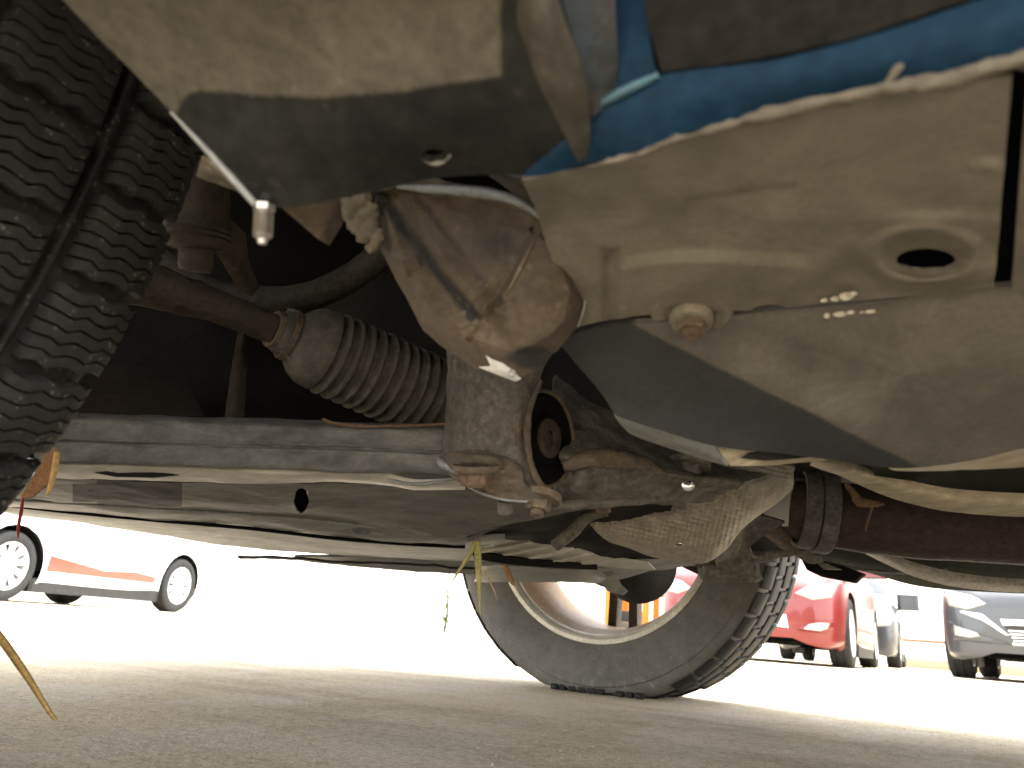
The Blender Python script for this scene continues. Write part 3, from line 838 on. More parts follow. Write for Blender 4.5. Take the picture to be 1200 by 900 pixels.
# ---- folded strips between liner and blue sill
patch('folded_flange', [
    [(596, -40, .163), (604, -40, .160), (622, -40, .157), (640, -40, .158)],
    [(605, 20, .166), (614, 20, .163), (640, 20, .160), (662, 20, .162)],
    [(632, 100, .174), (642, 98, .171), (660, 96, .169), (686, 92, .170)],
    [(664, 165, .182), (670, 163, .180), (678, 160, .179), (692, 150, .178)],
    [(680, 190, .186), (682, 188, .185), (685, 186, .1845), (689, 180, .184)]], M_strip, car, 8, 8, .002, rough=(.0004, 70), rise=Vector((-.008, -.12, .075)))
patch('wheelhouse_flange', [
    [(650, -40, .164), (680, -40, .166), (720, -40, .168)],
    [(664, 20, .166), (690, 25, .168), (722, 30, .170)],
    [(686, 90, .172), (702, 88, .173), (724, 84, .175)],
    [(694, 140, .178), (702, 132, .177), (712, 126, .178)]], mat('dusty_blue_paint', (.045, .038, .028), (.008, .022, .034), .45, 60, .4, .6, bump=.3), car, 8, 8, .002, rough=(.0004, 60), rise=Vector((-.008, -.12, .075)))
# blue painted sill
patch('sill_end_panel', [
    [(690, -45, .178), (720, -45, .176), (762, -45, .172)],
    [(700, 20, .178), (728, 20, .175), (760, 15, .171)],
    [(690, 75, .179), (725, 72, .175), (764, 60, .171)],
    [(684, 132, .180), (724, 112, .1765), (771, 88, .172)]], M_blue, car, 8, 8, .002, rough=(.0004, 40), rise=Vector((-.008, -.12, .075)))
SILLW = [(610, 208, .194), (640, 206, .1905), (690, 192, .185), (745, 178, .179), (800, 158, .173), (880, 137, .166), (960, 117, .159), (1040, 103, .153), (1100, 92, .149), (1150, 80, .146), (1200, 68, .143), (1300, 42, .138), (1400, 18, .134)]
SILLU = [(676, 150, .182), (682, 140, .1805), (700, 126, .178), (735, 106, .175), (772, 88, .172), (850, 78, .165), (920, 66, .159), (1000, 46, .153), (1060, 28, .149), (1110, 12, .146), (1170, -8, .143), (1280, -40, .138), (1400, -75, .134)]
SILLM = [((a[0]+b[0])/2, (a[1]+b[1])/2, (a[2]+b[2])/2-.0012) for a, b in zip(SILLW, SILLU)]
patch('sill_panel', [SILLU, SILLM, [(a[0], a[1]-1, a[2]+.0005) for a in SILLW]], M_blue, car, 6, 8, .002, rough=(.0005, 35), run=E1*1.3)
tube('sill_crease_highlight', [P(684, 134, .1790), P(710, 118, .1765), P(740, 103, .1738), P(772, 88, .1712)], [.0005, .0010, .0012, .0008], mat('blue_highlight', (.04, .16, .22), (.1, .12, .12), .4, 80, .4, .45, bump=.2), car, 10, 6)  # cyan highlight on the crease, painted in as a lighter blue
SILLT = [(a[0]+10, a[1]-70-(8 if i > 5 else 0), a[2]-.010) for i, a in enumerate(SILLU)]
patch('sill_trim', [[(755, -60, .168), (850, -60, .158), (960, -60, .149), (1060, -60, .143), (1160, -70, .138), (1260, -100, .134)],
    [(757, 15, .169), (850, 8, .161), (950, -2, .153), (1040, -15, .1475), (1120, -34, .143), (1220, -70, .138)],
    [(775, 84, .1705), (850, 75, .1645), (925, 62, .158), (1003, 43, .152), (1080, 18, .1472), (1190, -18, .1415)]], M_trim, car, 10, 8, .003, rough=(.0005, 50), run=E1*1.3, rise=Vector((-.008, -.12, .075)))
# seam sealer along the pinch weld
bead = [P(x, y+3, t-.0006) for (x, y, t) in SILLW[2:]]
bead += [bead[-1]+E1*.3, bead[-1]+E1*.7, bead[-1]+E1*1.25]
tube('seam_bead', bead, [.0002, .0005, .0008, .0010, .0012, .0015, .0016, .0017, .0014, .0020, .0022, .0016, .0016, .0016], M_seal, car, 12, 10, rough=(.0011, 190))
tube('sealer_string', [P(1036, 104, .1520), P(1048, 85, .1512), P(1058, 72, .1508), P(1068, 60, .1505), P(1070, 55, .1505)], [.0004, .0009, .0007, .0009, .0003], M_seal, car, 8, 5, rough=(.0004, 500))
# pale inner sill panel with drain hole
def ring_bump(px, py):
    # pressed relief: collar round the drain hole, long pillow, step, corner dimple
    d = math.hypot((px-1083)/70., (py-299)/36.)
    k = math.exp(-((d-.85)/.18)**2)*-.0030+math.exp(-(d/.6)**4)*.0030
    top = 308-8*math.sin((px-720)/75.) if px < 960 else 300
    e = max(0, min(1, (py-top+8)/16.))*max(0, min(1, (px-708)/22.))*max(0, min(1, (985-px)/40.))
    k -= .0026*e*max(0, 1-max(0, py-330)/45.)
    k += .0042*math.exp(-((px-716)/9.)**2)*(1 if py > 290 else 0)
    s = py-(236-(px-812)*.13)
    if 800 < px < 935: k += .0017*max(0, min(1, (s+7)/7.))*math.exp(-max(0, s)/26.)*min(1, (px-800)/10, (935-px)/10)
    k -= .0030*math.exp(-((px-1160)/16.)**2)*math.exp(-((py-196)/9.)**2)
    k -= .0035*math.exp(-((px-1150)/26.)**2)*math.exp(-((py-318-(1150-px)*.3)/12.)**2)
    k -= .0025*math.exp(-((px-1090)/60.)**2)*math.exp(-((py-258)/10.)**2)
    k += .004*math.exp(-((px-655)/26.)**2)*math.exp(-((py-250)/40.)**2)
    return k*1.7
patch('inner_sill_panel', [
    [(612, 212, .205), (690, 196, .192), (790, 165, .180), (880, 141, .170), (960, 121, .163), (1040, 108, .157), (1110, 97, .1525), (1186, 91, .149)],
    [(628, 245, .230), (700, 235, .218), (800, 215, .203), (890, 200, .192), (970, 186, .185), (1050, 173, .179), (1110, 160, .174), (1180, 160, .170)],
    [(640, 285, .255), (705, 280, .243), (805, 270, .230), (895, 262, .219), (975, 252, .211), (1050, 243, .205), (1115, 235, .200), (1174, 230, .196)],
    [(655, 330, .278), (712, 330, .268), (805, 325, .256), (895, 318, .246), (975, 311, .238), (1050, 303, .231), (1118, 297, .225), (1169, 290, .221)],
    [(668, 385, .300), (722, 375, .291), (808, 366, .280), (895, 363, .270), (975, 356, .262), (1050, 350, .254), (1120, 342, .247), (1164, 335, .243)]],
    M_sillpan, car, 20, 24, .0008, holes=[(1085, 304, 35, 13), (903, 363.5, 21, 6)], bump=ring_bump, rough=(.0007, 22), sharp=70)
build('panel_gap', [P(1140, 60, .185), P(1230, 60, .18), P(1230, 350, .275), P(1130, 350, .285), P(1140, 60, .19), P(1230, 60, .185), P(1230, 350, .28), P(1130, 350, .29)], [[0, 1, 2, 3], [7, 6, 5, 4], [0, 4, 5, 1], [1, 5, 6, 2], [2, 6, 7, 3], [3, 7, 4, 0]], M_black, car, smooth=False)
patch('floor_panel', [[(1205, 88, .149), (1260, 78, .145), (1330, 60, .14)], [(1196, 210, .185), (1260, 200, .18), (1330, 190, .175)], [(1186, 340, .245), (1260, 330, .238), (1330, 320, .23)]], M_sillpan, car, 6, 8, .002, run=E1*1.3)
patch('hole_backing', [[(1030, 270, .262), (1140, 262, .25)], [(1030, 340, .29), (1140, 330, .275)]], M_black, car, 3, 3, .002)  # this and the next: black sheets added to keep the holes dark
patch('hole_backing', [[(860, 350, .295), (950, 345, .29)], [(860, 380, .31), (950, 376, .30)]], M_black, car, 3, 3, .002)
# bolt with its big washer
BP = P(810, 375, .2775); bax = Vector((.02, -.22, -1)).normalized()
lathe('mounting_boss', BP+bax*-.002, bax, [(-.006, .0150), (-.0010, .0145), (.0, .0130), (-.0004, .0110), (-.0016, .0092), (-.0016, .006)], M_sillpan, car, 32, rough=(.0006, 200))
hexbolt('floor_bolt', BP, bax, 0.0058, .0052, mat('pale_rusty_steel', (.20, .15, .10), (.11, .065, .04), .45, 130, .35, .7, bump=.6), car, washer=.0078, wmat=M_sillpan, tip=.002)
for i, (x, y, w_, h_) in enumerate(((966, 352, 5, 2.6), (979, 350, 6, 3.4), (992, 347, 9, 5), (1000, 344, 5, 3), (969, 370, 4, 3.4), (985, 368, 9, 3.2), (997, 366, 5, 2.6), (1020, 365, 7, 2.4), (1010, 366, 3, 1.6))):
    t = .2545+(y-350)*.0004-(x-985)*.0001
    c = P(x, y, t); u = P(x+w_, y-w_*.08, t)-c; v = P(x, y+h_, t)-c
    pts = [c+u*math.cos(a)*(1+.3*noise.noise(Vector((a*2, i*7, 0))))+v*math.sin(a)*(1+.3*noise.noise(Vector((a*2, i*3, 5)))) for a in [k*math.pi/5 for k in range(10)]]
    prism('sealer_fleck', pts, (c-CAMPOS).normalized()*-.0012, mat('pale_fleck', (.45, .41, .34), None, rough=.8, bump=.3) if i == 0 else bpy.data.materials['pale_fleck'], car, .0003)
# big grey floor rail
def rail_tone(px, py):
    # dark front facet, under the ridge that runs down to the right
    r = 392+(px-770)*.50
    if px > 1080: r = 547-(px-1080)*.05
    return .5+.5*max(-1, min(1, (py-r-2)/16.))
def rail_bump(px, py):
    r = 392+(px-770)*.49
    k = -.004*math.exp(-((py-r)/30.)**2)*(1 if px < 1090 else math.exp(-((px-1090)/60.)**2))*max(0, min(1, (px-700)/80))
    return k
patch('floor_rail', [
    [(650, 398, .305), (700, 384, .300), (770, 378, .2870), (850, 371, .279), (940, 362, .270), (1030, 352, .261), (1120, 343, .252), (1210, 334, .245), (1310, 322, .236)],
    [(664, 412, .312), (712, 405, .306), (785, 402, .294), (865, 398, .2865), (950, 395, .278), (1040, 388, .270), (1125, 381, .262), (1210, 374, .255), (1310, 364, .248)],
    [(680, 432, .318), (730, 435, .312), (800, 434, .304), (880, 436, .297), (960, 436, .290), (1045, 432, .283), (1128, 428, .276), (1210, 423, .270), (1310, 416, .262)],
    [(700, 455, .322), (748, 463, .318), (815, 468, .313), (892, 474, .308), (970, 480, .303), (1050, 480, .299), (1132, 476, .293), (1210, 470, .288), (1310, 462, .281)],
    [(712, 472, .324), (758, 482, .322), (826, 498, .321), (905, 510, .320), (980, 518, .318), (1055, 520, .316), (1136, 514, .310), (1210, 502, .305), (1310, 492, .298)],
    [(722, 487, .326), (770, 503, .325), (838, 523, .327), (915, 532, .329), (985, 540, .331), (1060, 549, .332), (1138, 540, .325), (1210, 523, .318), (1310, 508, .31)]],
    M_grey, car, 12, 12, .003, bump=rail_bump, wear=rail_tone, rough=(.0006, 26), sharp=70, run=E1*1.3)
patch('rail_lip', [
    [(719, 485, .3255), (735, 490, .3258), (770, 503, .3255), (810, 515, .3265), (838, 523, .3275)],
    [(726, 496, .330), (742, 503, .3305), (776, 515, .331), (815, 528, .332), (846, 540, .333)],
    [(738, 508, .337), (754, 515, .3375), (786, 526, .338), (822, 538, .339), (853, 546, .340)]], mat('pale_grey_lip', (.20, .20, .20), (.14, .13, .115), .5, 40, .4, .42, bump=.25), car, 6, 6, .002)
patch('scalloped_rail_edge', [
    [(838, 520, .331), (865, 514, .333), (900, 514, .3345), (930, 519, .335), (962, 532, .336)],
    [(848, 536, .336), (872, 531, .338), (905, 530, .339), (935, 532, .339), (966, 537, .338)],
    [(856, 546, .341), (880, 546, .344), (910, 545, .345), (938, 542, .344), (970, 540, .341)]], M_band, car, 6, 6, .002)
prism('rail_slot', [P(868, 537, .3375), P(878, 530, .337), (P(905, 527, .3365)), P(935, 528, .3365), P(962, 535, .3365), P(925, 538, .338), P(895, 540, .3385)], (P(900, 530, .36)-P(900, 530, .35)).normalized()*.004, M_dark, car, .0004)
# bright edge of the rail, right
patch('rail_edge', [
    [(1040, 546, .334), (1090, 537, .332), (1140, 530, .327), (1220, 519, .320), (1320, 508, .31)],
    [(1042, 549, .338), (1092, 545, .338), (1142, 539, .335), (1220, 530, .330), (1320, 522, .32)],
    [(1050, 552, .345), (1096, 552, .348), (1146, 550, .347), (1220, 546, .345), (1320, 540, .34)]], M_band, car, 8, 6, .002, rough=(.0004, 60), run=E1*1.3)
patch('tunnel_side', [
    [(1020, 540, .38), (1100, 538, .39), (1230, 530, .39), (1340, 520, .39)],
    [(1030, 575, .46), (1100, 590, .47), (1230, 605, .47), (1340, 610, .47)]], M_olive, car, 6, 6, .003, run=E1*1.3)

# ---- curved shield lips round the exhaust tunnel
def band(name, c, hw, depth, m_):
    top = [(x, y-hw_, t) for (x, y, t), hw_ in zip(c, hw)]; bot = [(x-3, y+hw_, t+depth) for (x, y, t), hw_ in zip(c, hw)]
    midr = [(x, y, t-depth*.1) for (x, y, t) in c]
    return patch(name, [top, midr, bot], m_, car, 8, 6, .003, rough=(.0005, 40), run=E1*1.1)
band('shield_lip', [(952, 540, .40), (985, 548, .41), (1020, 561, .42), (1070, 577, .43), (1130, 588, .43), (1210, 592, .43), (1320, 594, .42)], [5, 9, 12, 13, 14, 14, 15], .012, M_band)
band('shield_lip', [(1000, 637, .86), (1035, 652, .87), (1075, 668, .88), (1120, 679, .88), (1170, 685, .88), (1230, 688, .87), (1330, 690, .86)], [3, 6, 8, 8.5, 8, 8, 8], .02, mat('pale_shield_lip', (.24, .215, .18), (.3, .265, .22), .5, 30, .4, .6, bump=.3))
patch('muffler_pan', [
    [(938, 622, .93), (1000, 610, .95), (1100, 612, .96), (1230, 620, .96), (1340, 625, .95)],
    [(946, 648, 1.0), (1000, 655, 1.02), (1100, 668, 1.03), (1230, 672, 1.02), (1340, 674, 1.0)],
    [(960, 658, 1.06), (1020, 672, 1.08), (1090, 689, 1.09), (1230, 697, 1.08), (1340, 700, 1.06)]], M_olive, car, 8, 6, .003, run=E1*1.3)
tube('pan_edge', [P(952, 652, 1.0), P(1000, 666, 1.02), P(1060, 671, 1.02), P(1110, 668, 1.02)], .0022, mat('grey_edge', (.12, .12, .1), None, rough=.6, bump=.2), car, 8, 5)
prism('stay_plate', [P(936, 650, .98), P(985, 662, 1.0), P(1012, 672, 1.0), P(1000, 683, 1.0), P(962, 676, 1.0), P(945, 668, .99)], Vector((.004, .012, 0)), M_black, car, .001)
prism('small_bracket', [P(952, 655, .95), P(968, 660, .95), P(985, 667, .96), P(965, 667, .95)], Vector((.002, .01, 0)), M_arm, car, .001)

# ---- exhaust pipe and clamps
pipe = tube('exhaust_pipe', [P(930, 596, .79), P(975, 603, .775), P(1050, 612, .77), P(1130, 618, .765), P(1230, 624, .76), P(1340, 630, .75), P(1340, 630, .75)+E1*.5, P(1340, 630, .75)+E1*1.1], [.028, .033, .0345, .0335, .034, .034, .034, .034], M_pipe, car, 28, 6, rough=(.0008, 30))
pax = (P(1050, 612, .77)-P(930, 596, .785)).normalized()
for x, y, r in ((944, 596, .040), (964, 599, .042)):
    lathe('pipe_clamp', P(x, y, .772), pax, [(-.0075, r*.9), (-.0075, r*.98), (-.005, r), (.005, r), (.0075, r*.98), (.0075, r*.9)], M_arm, pipe, 40, closed=True, rough=(.0006, 90))
tw = tube('dry_twig', [P(991, 566, .735), P(1002, 580, .735), P(1008, 588, .733), P(1022, 590, .73), P(1036, 591, .728)], [.0018, .0034, .0045, .0042, .0015], mat('dry_bark', (.25, .16, .085), (.12, .07, .04), .5, 140, .4, .9, bump=.8), None, 8, 5, rough=(.002, 200))
tag(tw, 'small crumpled dry twig caught on the brown exhaust pipe', 'twig')
tube('side_shoot', [P(1023, 592, .73), P(1018, 607, .732), P(1014, 622, .735)], [.0016, .0013, .0008], bpy.data.materials['dry_bark'], tw, 8, 4, rough=(.0008, 200))

# ---- folded sheet-metal end of the crossmember, centre of the view
def horn_tone(px, py):
    # darker patches: lower tip, a run in the channel, the recessed face
    a = (1-math.hypot((px-624)/40., (py-420)/19.))*.5
    xc = 452+(py-240)*.78
    b = (1-abs(px-xc)/15.)*.30 if py < 378 else -.3
    b2 = (1-abs(px-xc-44)/10.)*.16 if 240 < py < 335 else -.3
    c = (1-math.hypot((px-578)/52., (py-285)/44.))*.20
    return max(0, min(1, .36+max(a, b, b2, c)))
HP = {'a': (436, 229, .314), 'b': (468, 219, .296), 'c': (518, 222, .285), 'd': (568, 226, .276), 'e': (610, 237, .2695), 'f': (641, 262, .270), 'g': (660, 285, .276),
      'h': (680, 306, .283), 'i': (686, 357, .285), 'j': (677, 384, .287), 'k': (650, 409, .290), 'm': (606, 447, .288), 'n': (560, 431, .298), 'o': (518, 407, .308),
      'p': (497, 388, .313), 'q': (470, 338, .316), 'r': (446, 292, .316), 's': (442, 262, .316)}
def horn_t(x, y):
    xs = ((430, .315), (500, .2955), (560, .2815), (620, .2705), (655, .2715), (690, .280))
    for (x0, t0), (x1, t1) in zip(xs, xs[1:]):
        if x <= x1: break
    return t0+(t1-t0)*(x-x0)/(x1-x0)+max(0, y-352)*.00012
for nm, d, ps in (('r', -.0026, ((452, 246), (472, 300), (494, 338), (524, 372), (558, 398))),           # first ridge
                  ('v', .0034, ((461, 230), (484, 286), (510, 324), (541, 357), (570, 377))),             # channel
                  ('w', -.0016, ((478, 226), (505, 280), (534, 322), (563, 352), (594, 370))),            # second ridge
                  ('x', .0018, ((494, 229), (523, 276), (552, 318), (570, 338))),                         # foot of the recessed face
                  ('y', .0046, ((583, 345), (600, 316), (613, 290), (621, 272))),                         # crease, inner side
                  ('z', -.0012, ((591, 349), (608, 318), (620, 294), (630, 275))),                        # crease, raised side
                  ('u', -.0030, ((654, 296), (668, 342), (661, 378), (638, 397)))):
    for q, (x_, y_) in enumerate(ps): HP[nm+str(q)] = (x_, y_, horn_t(x_, y_)+d*(1.0 if nm == 'r' else 1.3))
HP['c0'] = (556, 258, horn_t(556, 258)+.0052); HP['t0'] = (604, 414, horn_t(604, 414)-.001); HP['t1'] = (622, 345, horn_t(622, 345)-.002)
def chain(nm, n, *ext): return [nm+str(q) for q in range(n)]+list(ext)
horn = facets('crossmember_end', HP, list('abcdefghijkmnopqrs'),
    [chain('r', 5), chain('v', 5), chain('w', 5), chain('x', 4, 'y0'), chain('y', 4), chain('z', 4), ['y0', 'z0'], ['y3', 'z3'], ['z0', 'w4'], ['g', 'u0', 'u1', 'u2', 'u3', 't0'], ['r4', 't0', 'm'], ['u2', 'j'], ['u3', 'k'], ['z3', 'f'], ['x0', 'c0', 'y3']],
    M_horn, car, .004, .0007, 4, (.0006, 60), horn_tone)
tube('pressed_edge', [P(466, 219, .2925), P(495, 221, .2865), P(530, 223, .2800), (P(566, 226, .2740)), P(600, 234, .2685), P(625, 248, .2678), P(640, 262, .2685)], [.0006, .0015, .0018, .0020, .0018, .0012, .0005], M_edge, car, 10, 6, rough=(.0003, 200))  # rolled lip; its specular glint is put into the pale grey
tube('crease_edge', [P(x, y, horn_t(x, y)-.0018) for x, y in ((593, 346), (608, 318), (620, 294), (629, 277))], [.0002, .0006, .0005, .0002], M_armrust, horn, 8, 5)
tube('pressed_edge', [P(659, 284, .2758), P(679, 306, .2825), P(684, 332, .2838), P(685, 357, .2846), P(677, 383, .2865)], [.0004, .0008, .0008, .0007, .0004], M_edge, car, 8, 6)
prism('bare_metal_scrape', [P(569, 416, .2880), P(577, 421, .2862), P(588, 425, .2842), P(598, 432, .2838), P(611, 444, .2845), P(604, 447, .2855), P(588, 441, .2880), P(560, 430, .2970), P(575, 429, .2900)], (P(590, 400, .30)-P(590, 400, .29)).normalized()*.0015, M_bare, car, .0002)
lathe('scrape_hole', P(600, 437.5, .2832), CAMPOS-P(600, 437, .283), [(0, .0008), (.0004, .0009), (.0004, .0014), (0, .0016)], M_edge, car, 16, closed=True)
# crumpled sealer where it meets the liner
for i, (pts, r) in enumerate((([(388, 236), (404, 240), (418, 236)], .0026), ([(400, 252), (412, 246), (424, 234), (436, 230)], .0034), ([(408, 262), (420, 262), (430, 250), (437, 238)], .0038), ([(418, 276), (428, 276), (436, 266), (440, 250)], .0034), ([(428, 288), (436, 290), (442, 282), (444, 268)], .0026))):
    tube('crumpled_sealer', [P(x, y, .306-.0006*i) for x, y in pts], [r*.5]+[r]*(len(pts)-2)+[r*.6], M_foil, car, 10, 6, rough=(.0022, 130))
# shaded bracket behind it on the right, joining the sill
patch('sill_gusset', [
    [(560, 196, .30), (640, 214, .285), (700, 205, .28)],
    [(640, 262, .32), (690, 290, .305), (722, 300, .295)],
    [(660, 330, .335), (700, 345, .32), (735, 350, .31)],
    [(660, 400, .35), (690, 400, .335), (740, 385, .325)]], M_arm, car, 8, 8, .003)

# ---- control arm bush and its housing
hous = patch('bush_housing', [
    [(524, 405, .462), (536, 405, .446), (575, 405, .428), (615, 408, .424), (645, 414, .436)],
    [(524, 440, .462), (536, 440, .444), (575, 440, .425), (608, 443, .421), (632, 446, .430)],
    [(522, 490, .462), (534, 492, .442), (572, 492, .422), (600, 492, .418), (619, 492, .424)],
    [(520, 530, .462), (532, 534, .440), (572, 536, .420), (602, 538, .416), (621, 538, .420)],
    [(526, 556, .466), (540, 560, .444), (578, 563, .426), (612, 566, .421), (632, 568, .423)],
    [(548, 572, .472), (562, 574, .454), (600, 581, .436), (632, 586, .431), (654, 586, .432)]], M_arm, car, 8, 8, .004, rough=(.0014, 70))
tube('housing_rim', [P(634, 446, .4290), P(621, 480, .4225), P(618, 515, .4190), P(624, 550, .4195), P(636, 572, .4225), P(654, 588, .430)], [.0012, .0018, .0020, .0020, .0020, .0014], M_armrust, hous, 10, 6, rough=(.0006, 140))
BC = P(638, 514, .440); BA = Vector((.93, -.20, -.02)).normalized()
lathe('bush_shell', BC, BA, [(-.03, .020), (-.03, .0275), (.001, .0284), (.0026, .0282), (.0030, .0272), (.0020, .0262), (-.01, .0260)], M_armrust, car, 48, rough=(.0006, 80))
bush = lathe('rubber_bush', BC, BA, [(-.012, .0265), (.0012, .0262), (.0020, .0235), (.0006, .0205), (.0006, .0150), (.0022, .0135), (.0030, .012), (.0030, .002)], M_black, car, 40)
lathe('bush_sleeve', BC, BA, [(.003, .0045), (.0045, .0048), (.0049, .0095), (.0040, .0112), (.001, .0115)], M_brown, bush, 28, rough=(.0003, 300))
patch('housing_flange', [
    [(513, 536, .424), (530, 528, .420), (560, 527, .415), (592, 535, .414), (612, 545, .416)],
    [(516, 542, .418), (532, 540, .413), (560, 540, .408), (590, 546, .408), (612, 554, .412)],
    [(524, 551, .418), (540, 556, .412), (565, 560, .409), (592, 562, .411), (618, 570, .414)],
    [(545, 566, .424), (560, 574, .420), (586, 582, .418), (616, 588, .418), (648, 588, .42)]], M_armrust, car, 8, 8, .005, rough=(.001, 100))
tube('flange_edge', [P(514, 536, .4225), P(518, 543, .4175), P(530, 551, .4150), P(540, 556, .4135)], [.0008, .0022, .0016, .0006], M_edge, car, 8, 6)
tube('flange_edge', [P(546, 568, .4235), P(562, 577, .4195), P(588, 585, .4175), P(618, 588, .417)], .0009, M_edge, car, 8, 5)
tube('washer_lip', [P(530, 545, .4095), P(545, 539, .4068), P(562, 538, .4055), P(580, 541, .4060), P(590, 548, .408)], [.0012, .0026, .003, .0028, .001], M_seal, car, 10, 6, rough=(.0005, 200))
bx = (P(557, 640, .42)-P(558, 540, .42)).normalized()
hexbolt('arm_bolt', P(558, 549, .405), bx, .0088, .0092, M_rust, car, washer=.0125, wmat=M_armrust)
for x, y, r, h, m_ in ((632, 584, .0072, .0075, M_armrust), (709, 568, .0065, .006, M_arm), (806, 546, .0085, .008, M_arm)):
    p0 = P(x, y, .425 if x < 700 else .50)
    hexbolt('arm_bolt', p0, Vector((0.02, -.25, -1)), r*(1 if x < 700 else 1.15), h, m_, car, washer=r*1.7, tip=.011 if x == 709 else .003)
tube('stud', [P(708, 574, .50), P(707, 590, .50), P(707, 600, .50)], [.0052, .0052, .0048], M_rust, car, 12, 3, rough=(.0005, 400))
lathe('polished_stud', P(806, 568, .485), P(814, 566, .47)-P(806, 568, .485), [(-.004, .0042), (.001, .0042), (.0016, .0034), (.0017, .001)], M_chr, car, 16)
tube('stud', [P(592, 586, .43), P(592, 600, .432)], .0045, M_arm, car, 10, 3)
# casting right of the bush (lower arm), with ribs
patch('lower_arm', [
    [(650, 440, .50), (690, 470, .50), (740, 500, .51), (800, 530, .52), (860, 548, .53), (900, 556, .53)],
    [(648, 490, .475), (690, 505, .474), (740, 520, .482), (800, 542, .495), (850, 556, .51), (880, 562, .52)],
    [(650, 530, .455), (690, 532, .452), (740, 542, .462), (800, 556, .48), (845, 564, .50), (868, 568, .51)],
    [(652, 560, .446), (690, 562, .450), (740, 566, .462), (790, 572, .485), (830, 576, .505), (850, 578, .515)],
    [(650, 585, .46), (690, 590, .47), (740, 592, .485), (780, 592, .505), (812, 590, .52), (835, 586, .53)]], M_arm, car, 8, 8, .004, rough=(.003, 40),
    bump=lambda x, y: -.006*math.exp(-((y-(532+(x-660)*.18))/10.)**2)+.004*math.exp(-((y-(552+(x-660)*.16))/8.)**2))
tube('arm_rib', [P(660, 548, .442), P(700, 536, .445), P(740, 541, .456), P(775, 551, .468)], [.003, .006, .005, .002], M_armrust, car, 12, 6, rough=(.002, 90))
tube('arm_rib', [P(676, 574, .44), P(682, 556, .446), P(690, 548, .45)], [.0042, .0045, .003], M_arm, car, 10, 5, rough=(.001, 120))
tube('arm_edge', [P(640, 592, .45), P(690, 590, .47), (P(740, 588, .48)), P(800, 578, .505), P(850, 562, .52)], [.003, .0035, .003, .003, .002], M_arm, car, 10, 6, rough=(.001, 80))

# ---- steering: tie rod, boot, sway bar, ball joint
rod = tube('tie_rod', [P(110, 320, .55), P(170, 333, .56), P(230, 351, .575), P(275, 367, .585), P(322, 386, .597)], [.016, .0165, .0135, .0120, .0120], M_brown, car, 20, 8, rough=(.0012, 90))
lathe('rod_nut', P(324, 387, .598), P(340, 393, .61)-P(300, 377, .59), [(-.004, .011), (-.004, .0145), (.0, .0155), (.0015, .0155), (.0015, .011)], M_armrust, rod, 24, rough=(.0006, 200))
B0, B1 = P(332, 390, .602), P(540, 482, .69)
bd = B1-B0; bl_ = bd.length
prof = [(-.004, .012), (-.004, .0165), (.004, .0190), (.007, .0185), (.010, .0215), (.016, .0285), (.024, .0325), (.034, .0335)]
h = .036
while h < bl_:
    r = .0345+.0020*math.sin((h-.03)/bl_*3)
    prof += [(h, r-.0062), (h+.0015, r-.0055), (h+.0045, r), (h+.0062, r), (h+.0090, r-.0055)]; h += .0102
boot = lathe('steering_boot', B0, bd, prof, M_rubber, car, 44, sharp=60, rough=(.0010, 30))
lathe('boot_clamp', B0, bd, [(.002, .0185), (.002, .0200), (.0062, .0206), (.0062, .0185)], M_armrust, boot, 36, closed=True)
for k in range(4):
    tube('boot_tab', [B0+bd.normalized()*.012+Vector((-.002, -.014, .019-.011*k)), B0+bd.normalized()*.03+Vector((-.004, -.022, .022-.013*k))], .002, M_rubber, boot, 8, 3)
tube('sway_bar', [P(180, 300, .66), P(250, 342, .66), P(310, 352, .665), P(360, 348, .67), P(410, 326, .68), P(450, 296, .68), P(500, 260, .68)], .0125, mat('bare_dark_bar', (.05, .045, .04), (.1, .085, .065), .4, 30, .4, .7), car, 16, 6, rough=(.0006, 60))
jx = (P(229, 300, .462)-P(236, 200, .462)).normalized()
JP = P(238, 188, .47)
jt = lathe('ball_joint', JP, jx, [(0, .010), (.004, .0155), (.020, .0165), (.034, .0175), (.040, .0195), (.042, .0200), (.0435, .0188), (.045, .0202), (.047, .0190), (.0485, .0202), (.051, .0192), (.0535, .0170), (.0545, .0105)], M_brown, car, 30, rough=(.0006, 90))
lathe('joint_stud', JP+jx*.0545, jx, [(0, .0105), (.010, .0105), (.0125, .0092), (.013, .0088), (.013, .0)], M_brown, jt, 18, rough=(.0006, 150))
prism('joint_arm', [P(256, 250, .49), P(272, 266, .50), P(276, 300, .52), P(290, 330, .55), P(280, 342, .55), P(262, 312, .52), P(252, 296, .50)], Vector((.003, .010, 0)), M_brown, car, .001)

# ---- dark bay behind: ribs and plates
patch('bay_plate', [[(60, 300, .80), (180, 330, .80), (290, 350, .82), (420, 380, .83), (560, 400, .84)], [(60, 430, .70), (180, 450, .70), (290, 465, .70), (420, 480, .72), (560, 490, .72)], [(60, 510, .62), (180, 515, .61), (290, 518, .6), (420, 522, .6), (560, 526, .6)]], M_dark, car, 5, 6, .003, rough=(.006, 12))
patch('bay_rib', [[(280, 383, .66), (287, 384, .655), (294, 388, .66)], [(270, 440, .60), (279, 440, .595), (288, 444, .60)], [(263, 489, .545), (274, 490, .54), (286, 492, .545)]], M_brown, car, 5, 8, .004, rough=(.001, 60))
patch('bay_bracket', [[(95, 430, .62), (150, 425, .64), (215, 440, .65)], [(90, 465, .57), (150, 462, .58), (235, 478, .58)], [(85, 500, .53), (150, 500, .53), (250, 502, .53)]], mat('brown_grime', (.028, .022, .018), (.05, .038, .03), .5, 14, .5, .85, bump=.5), car, 6, 6, .003, rough=(.003, 25))

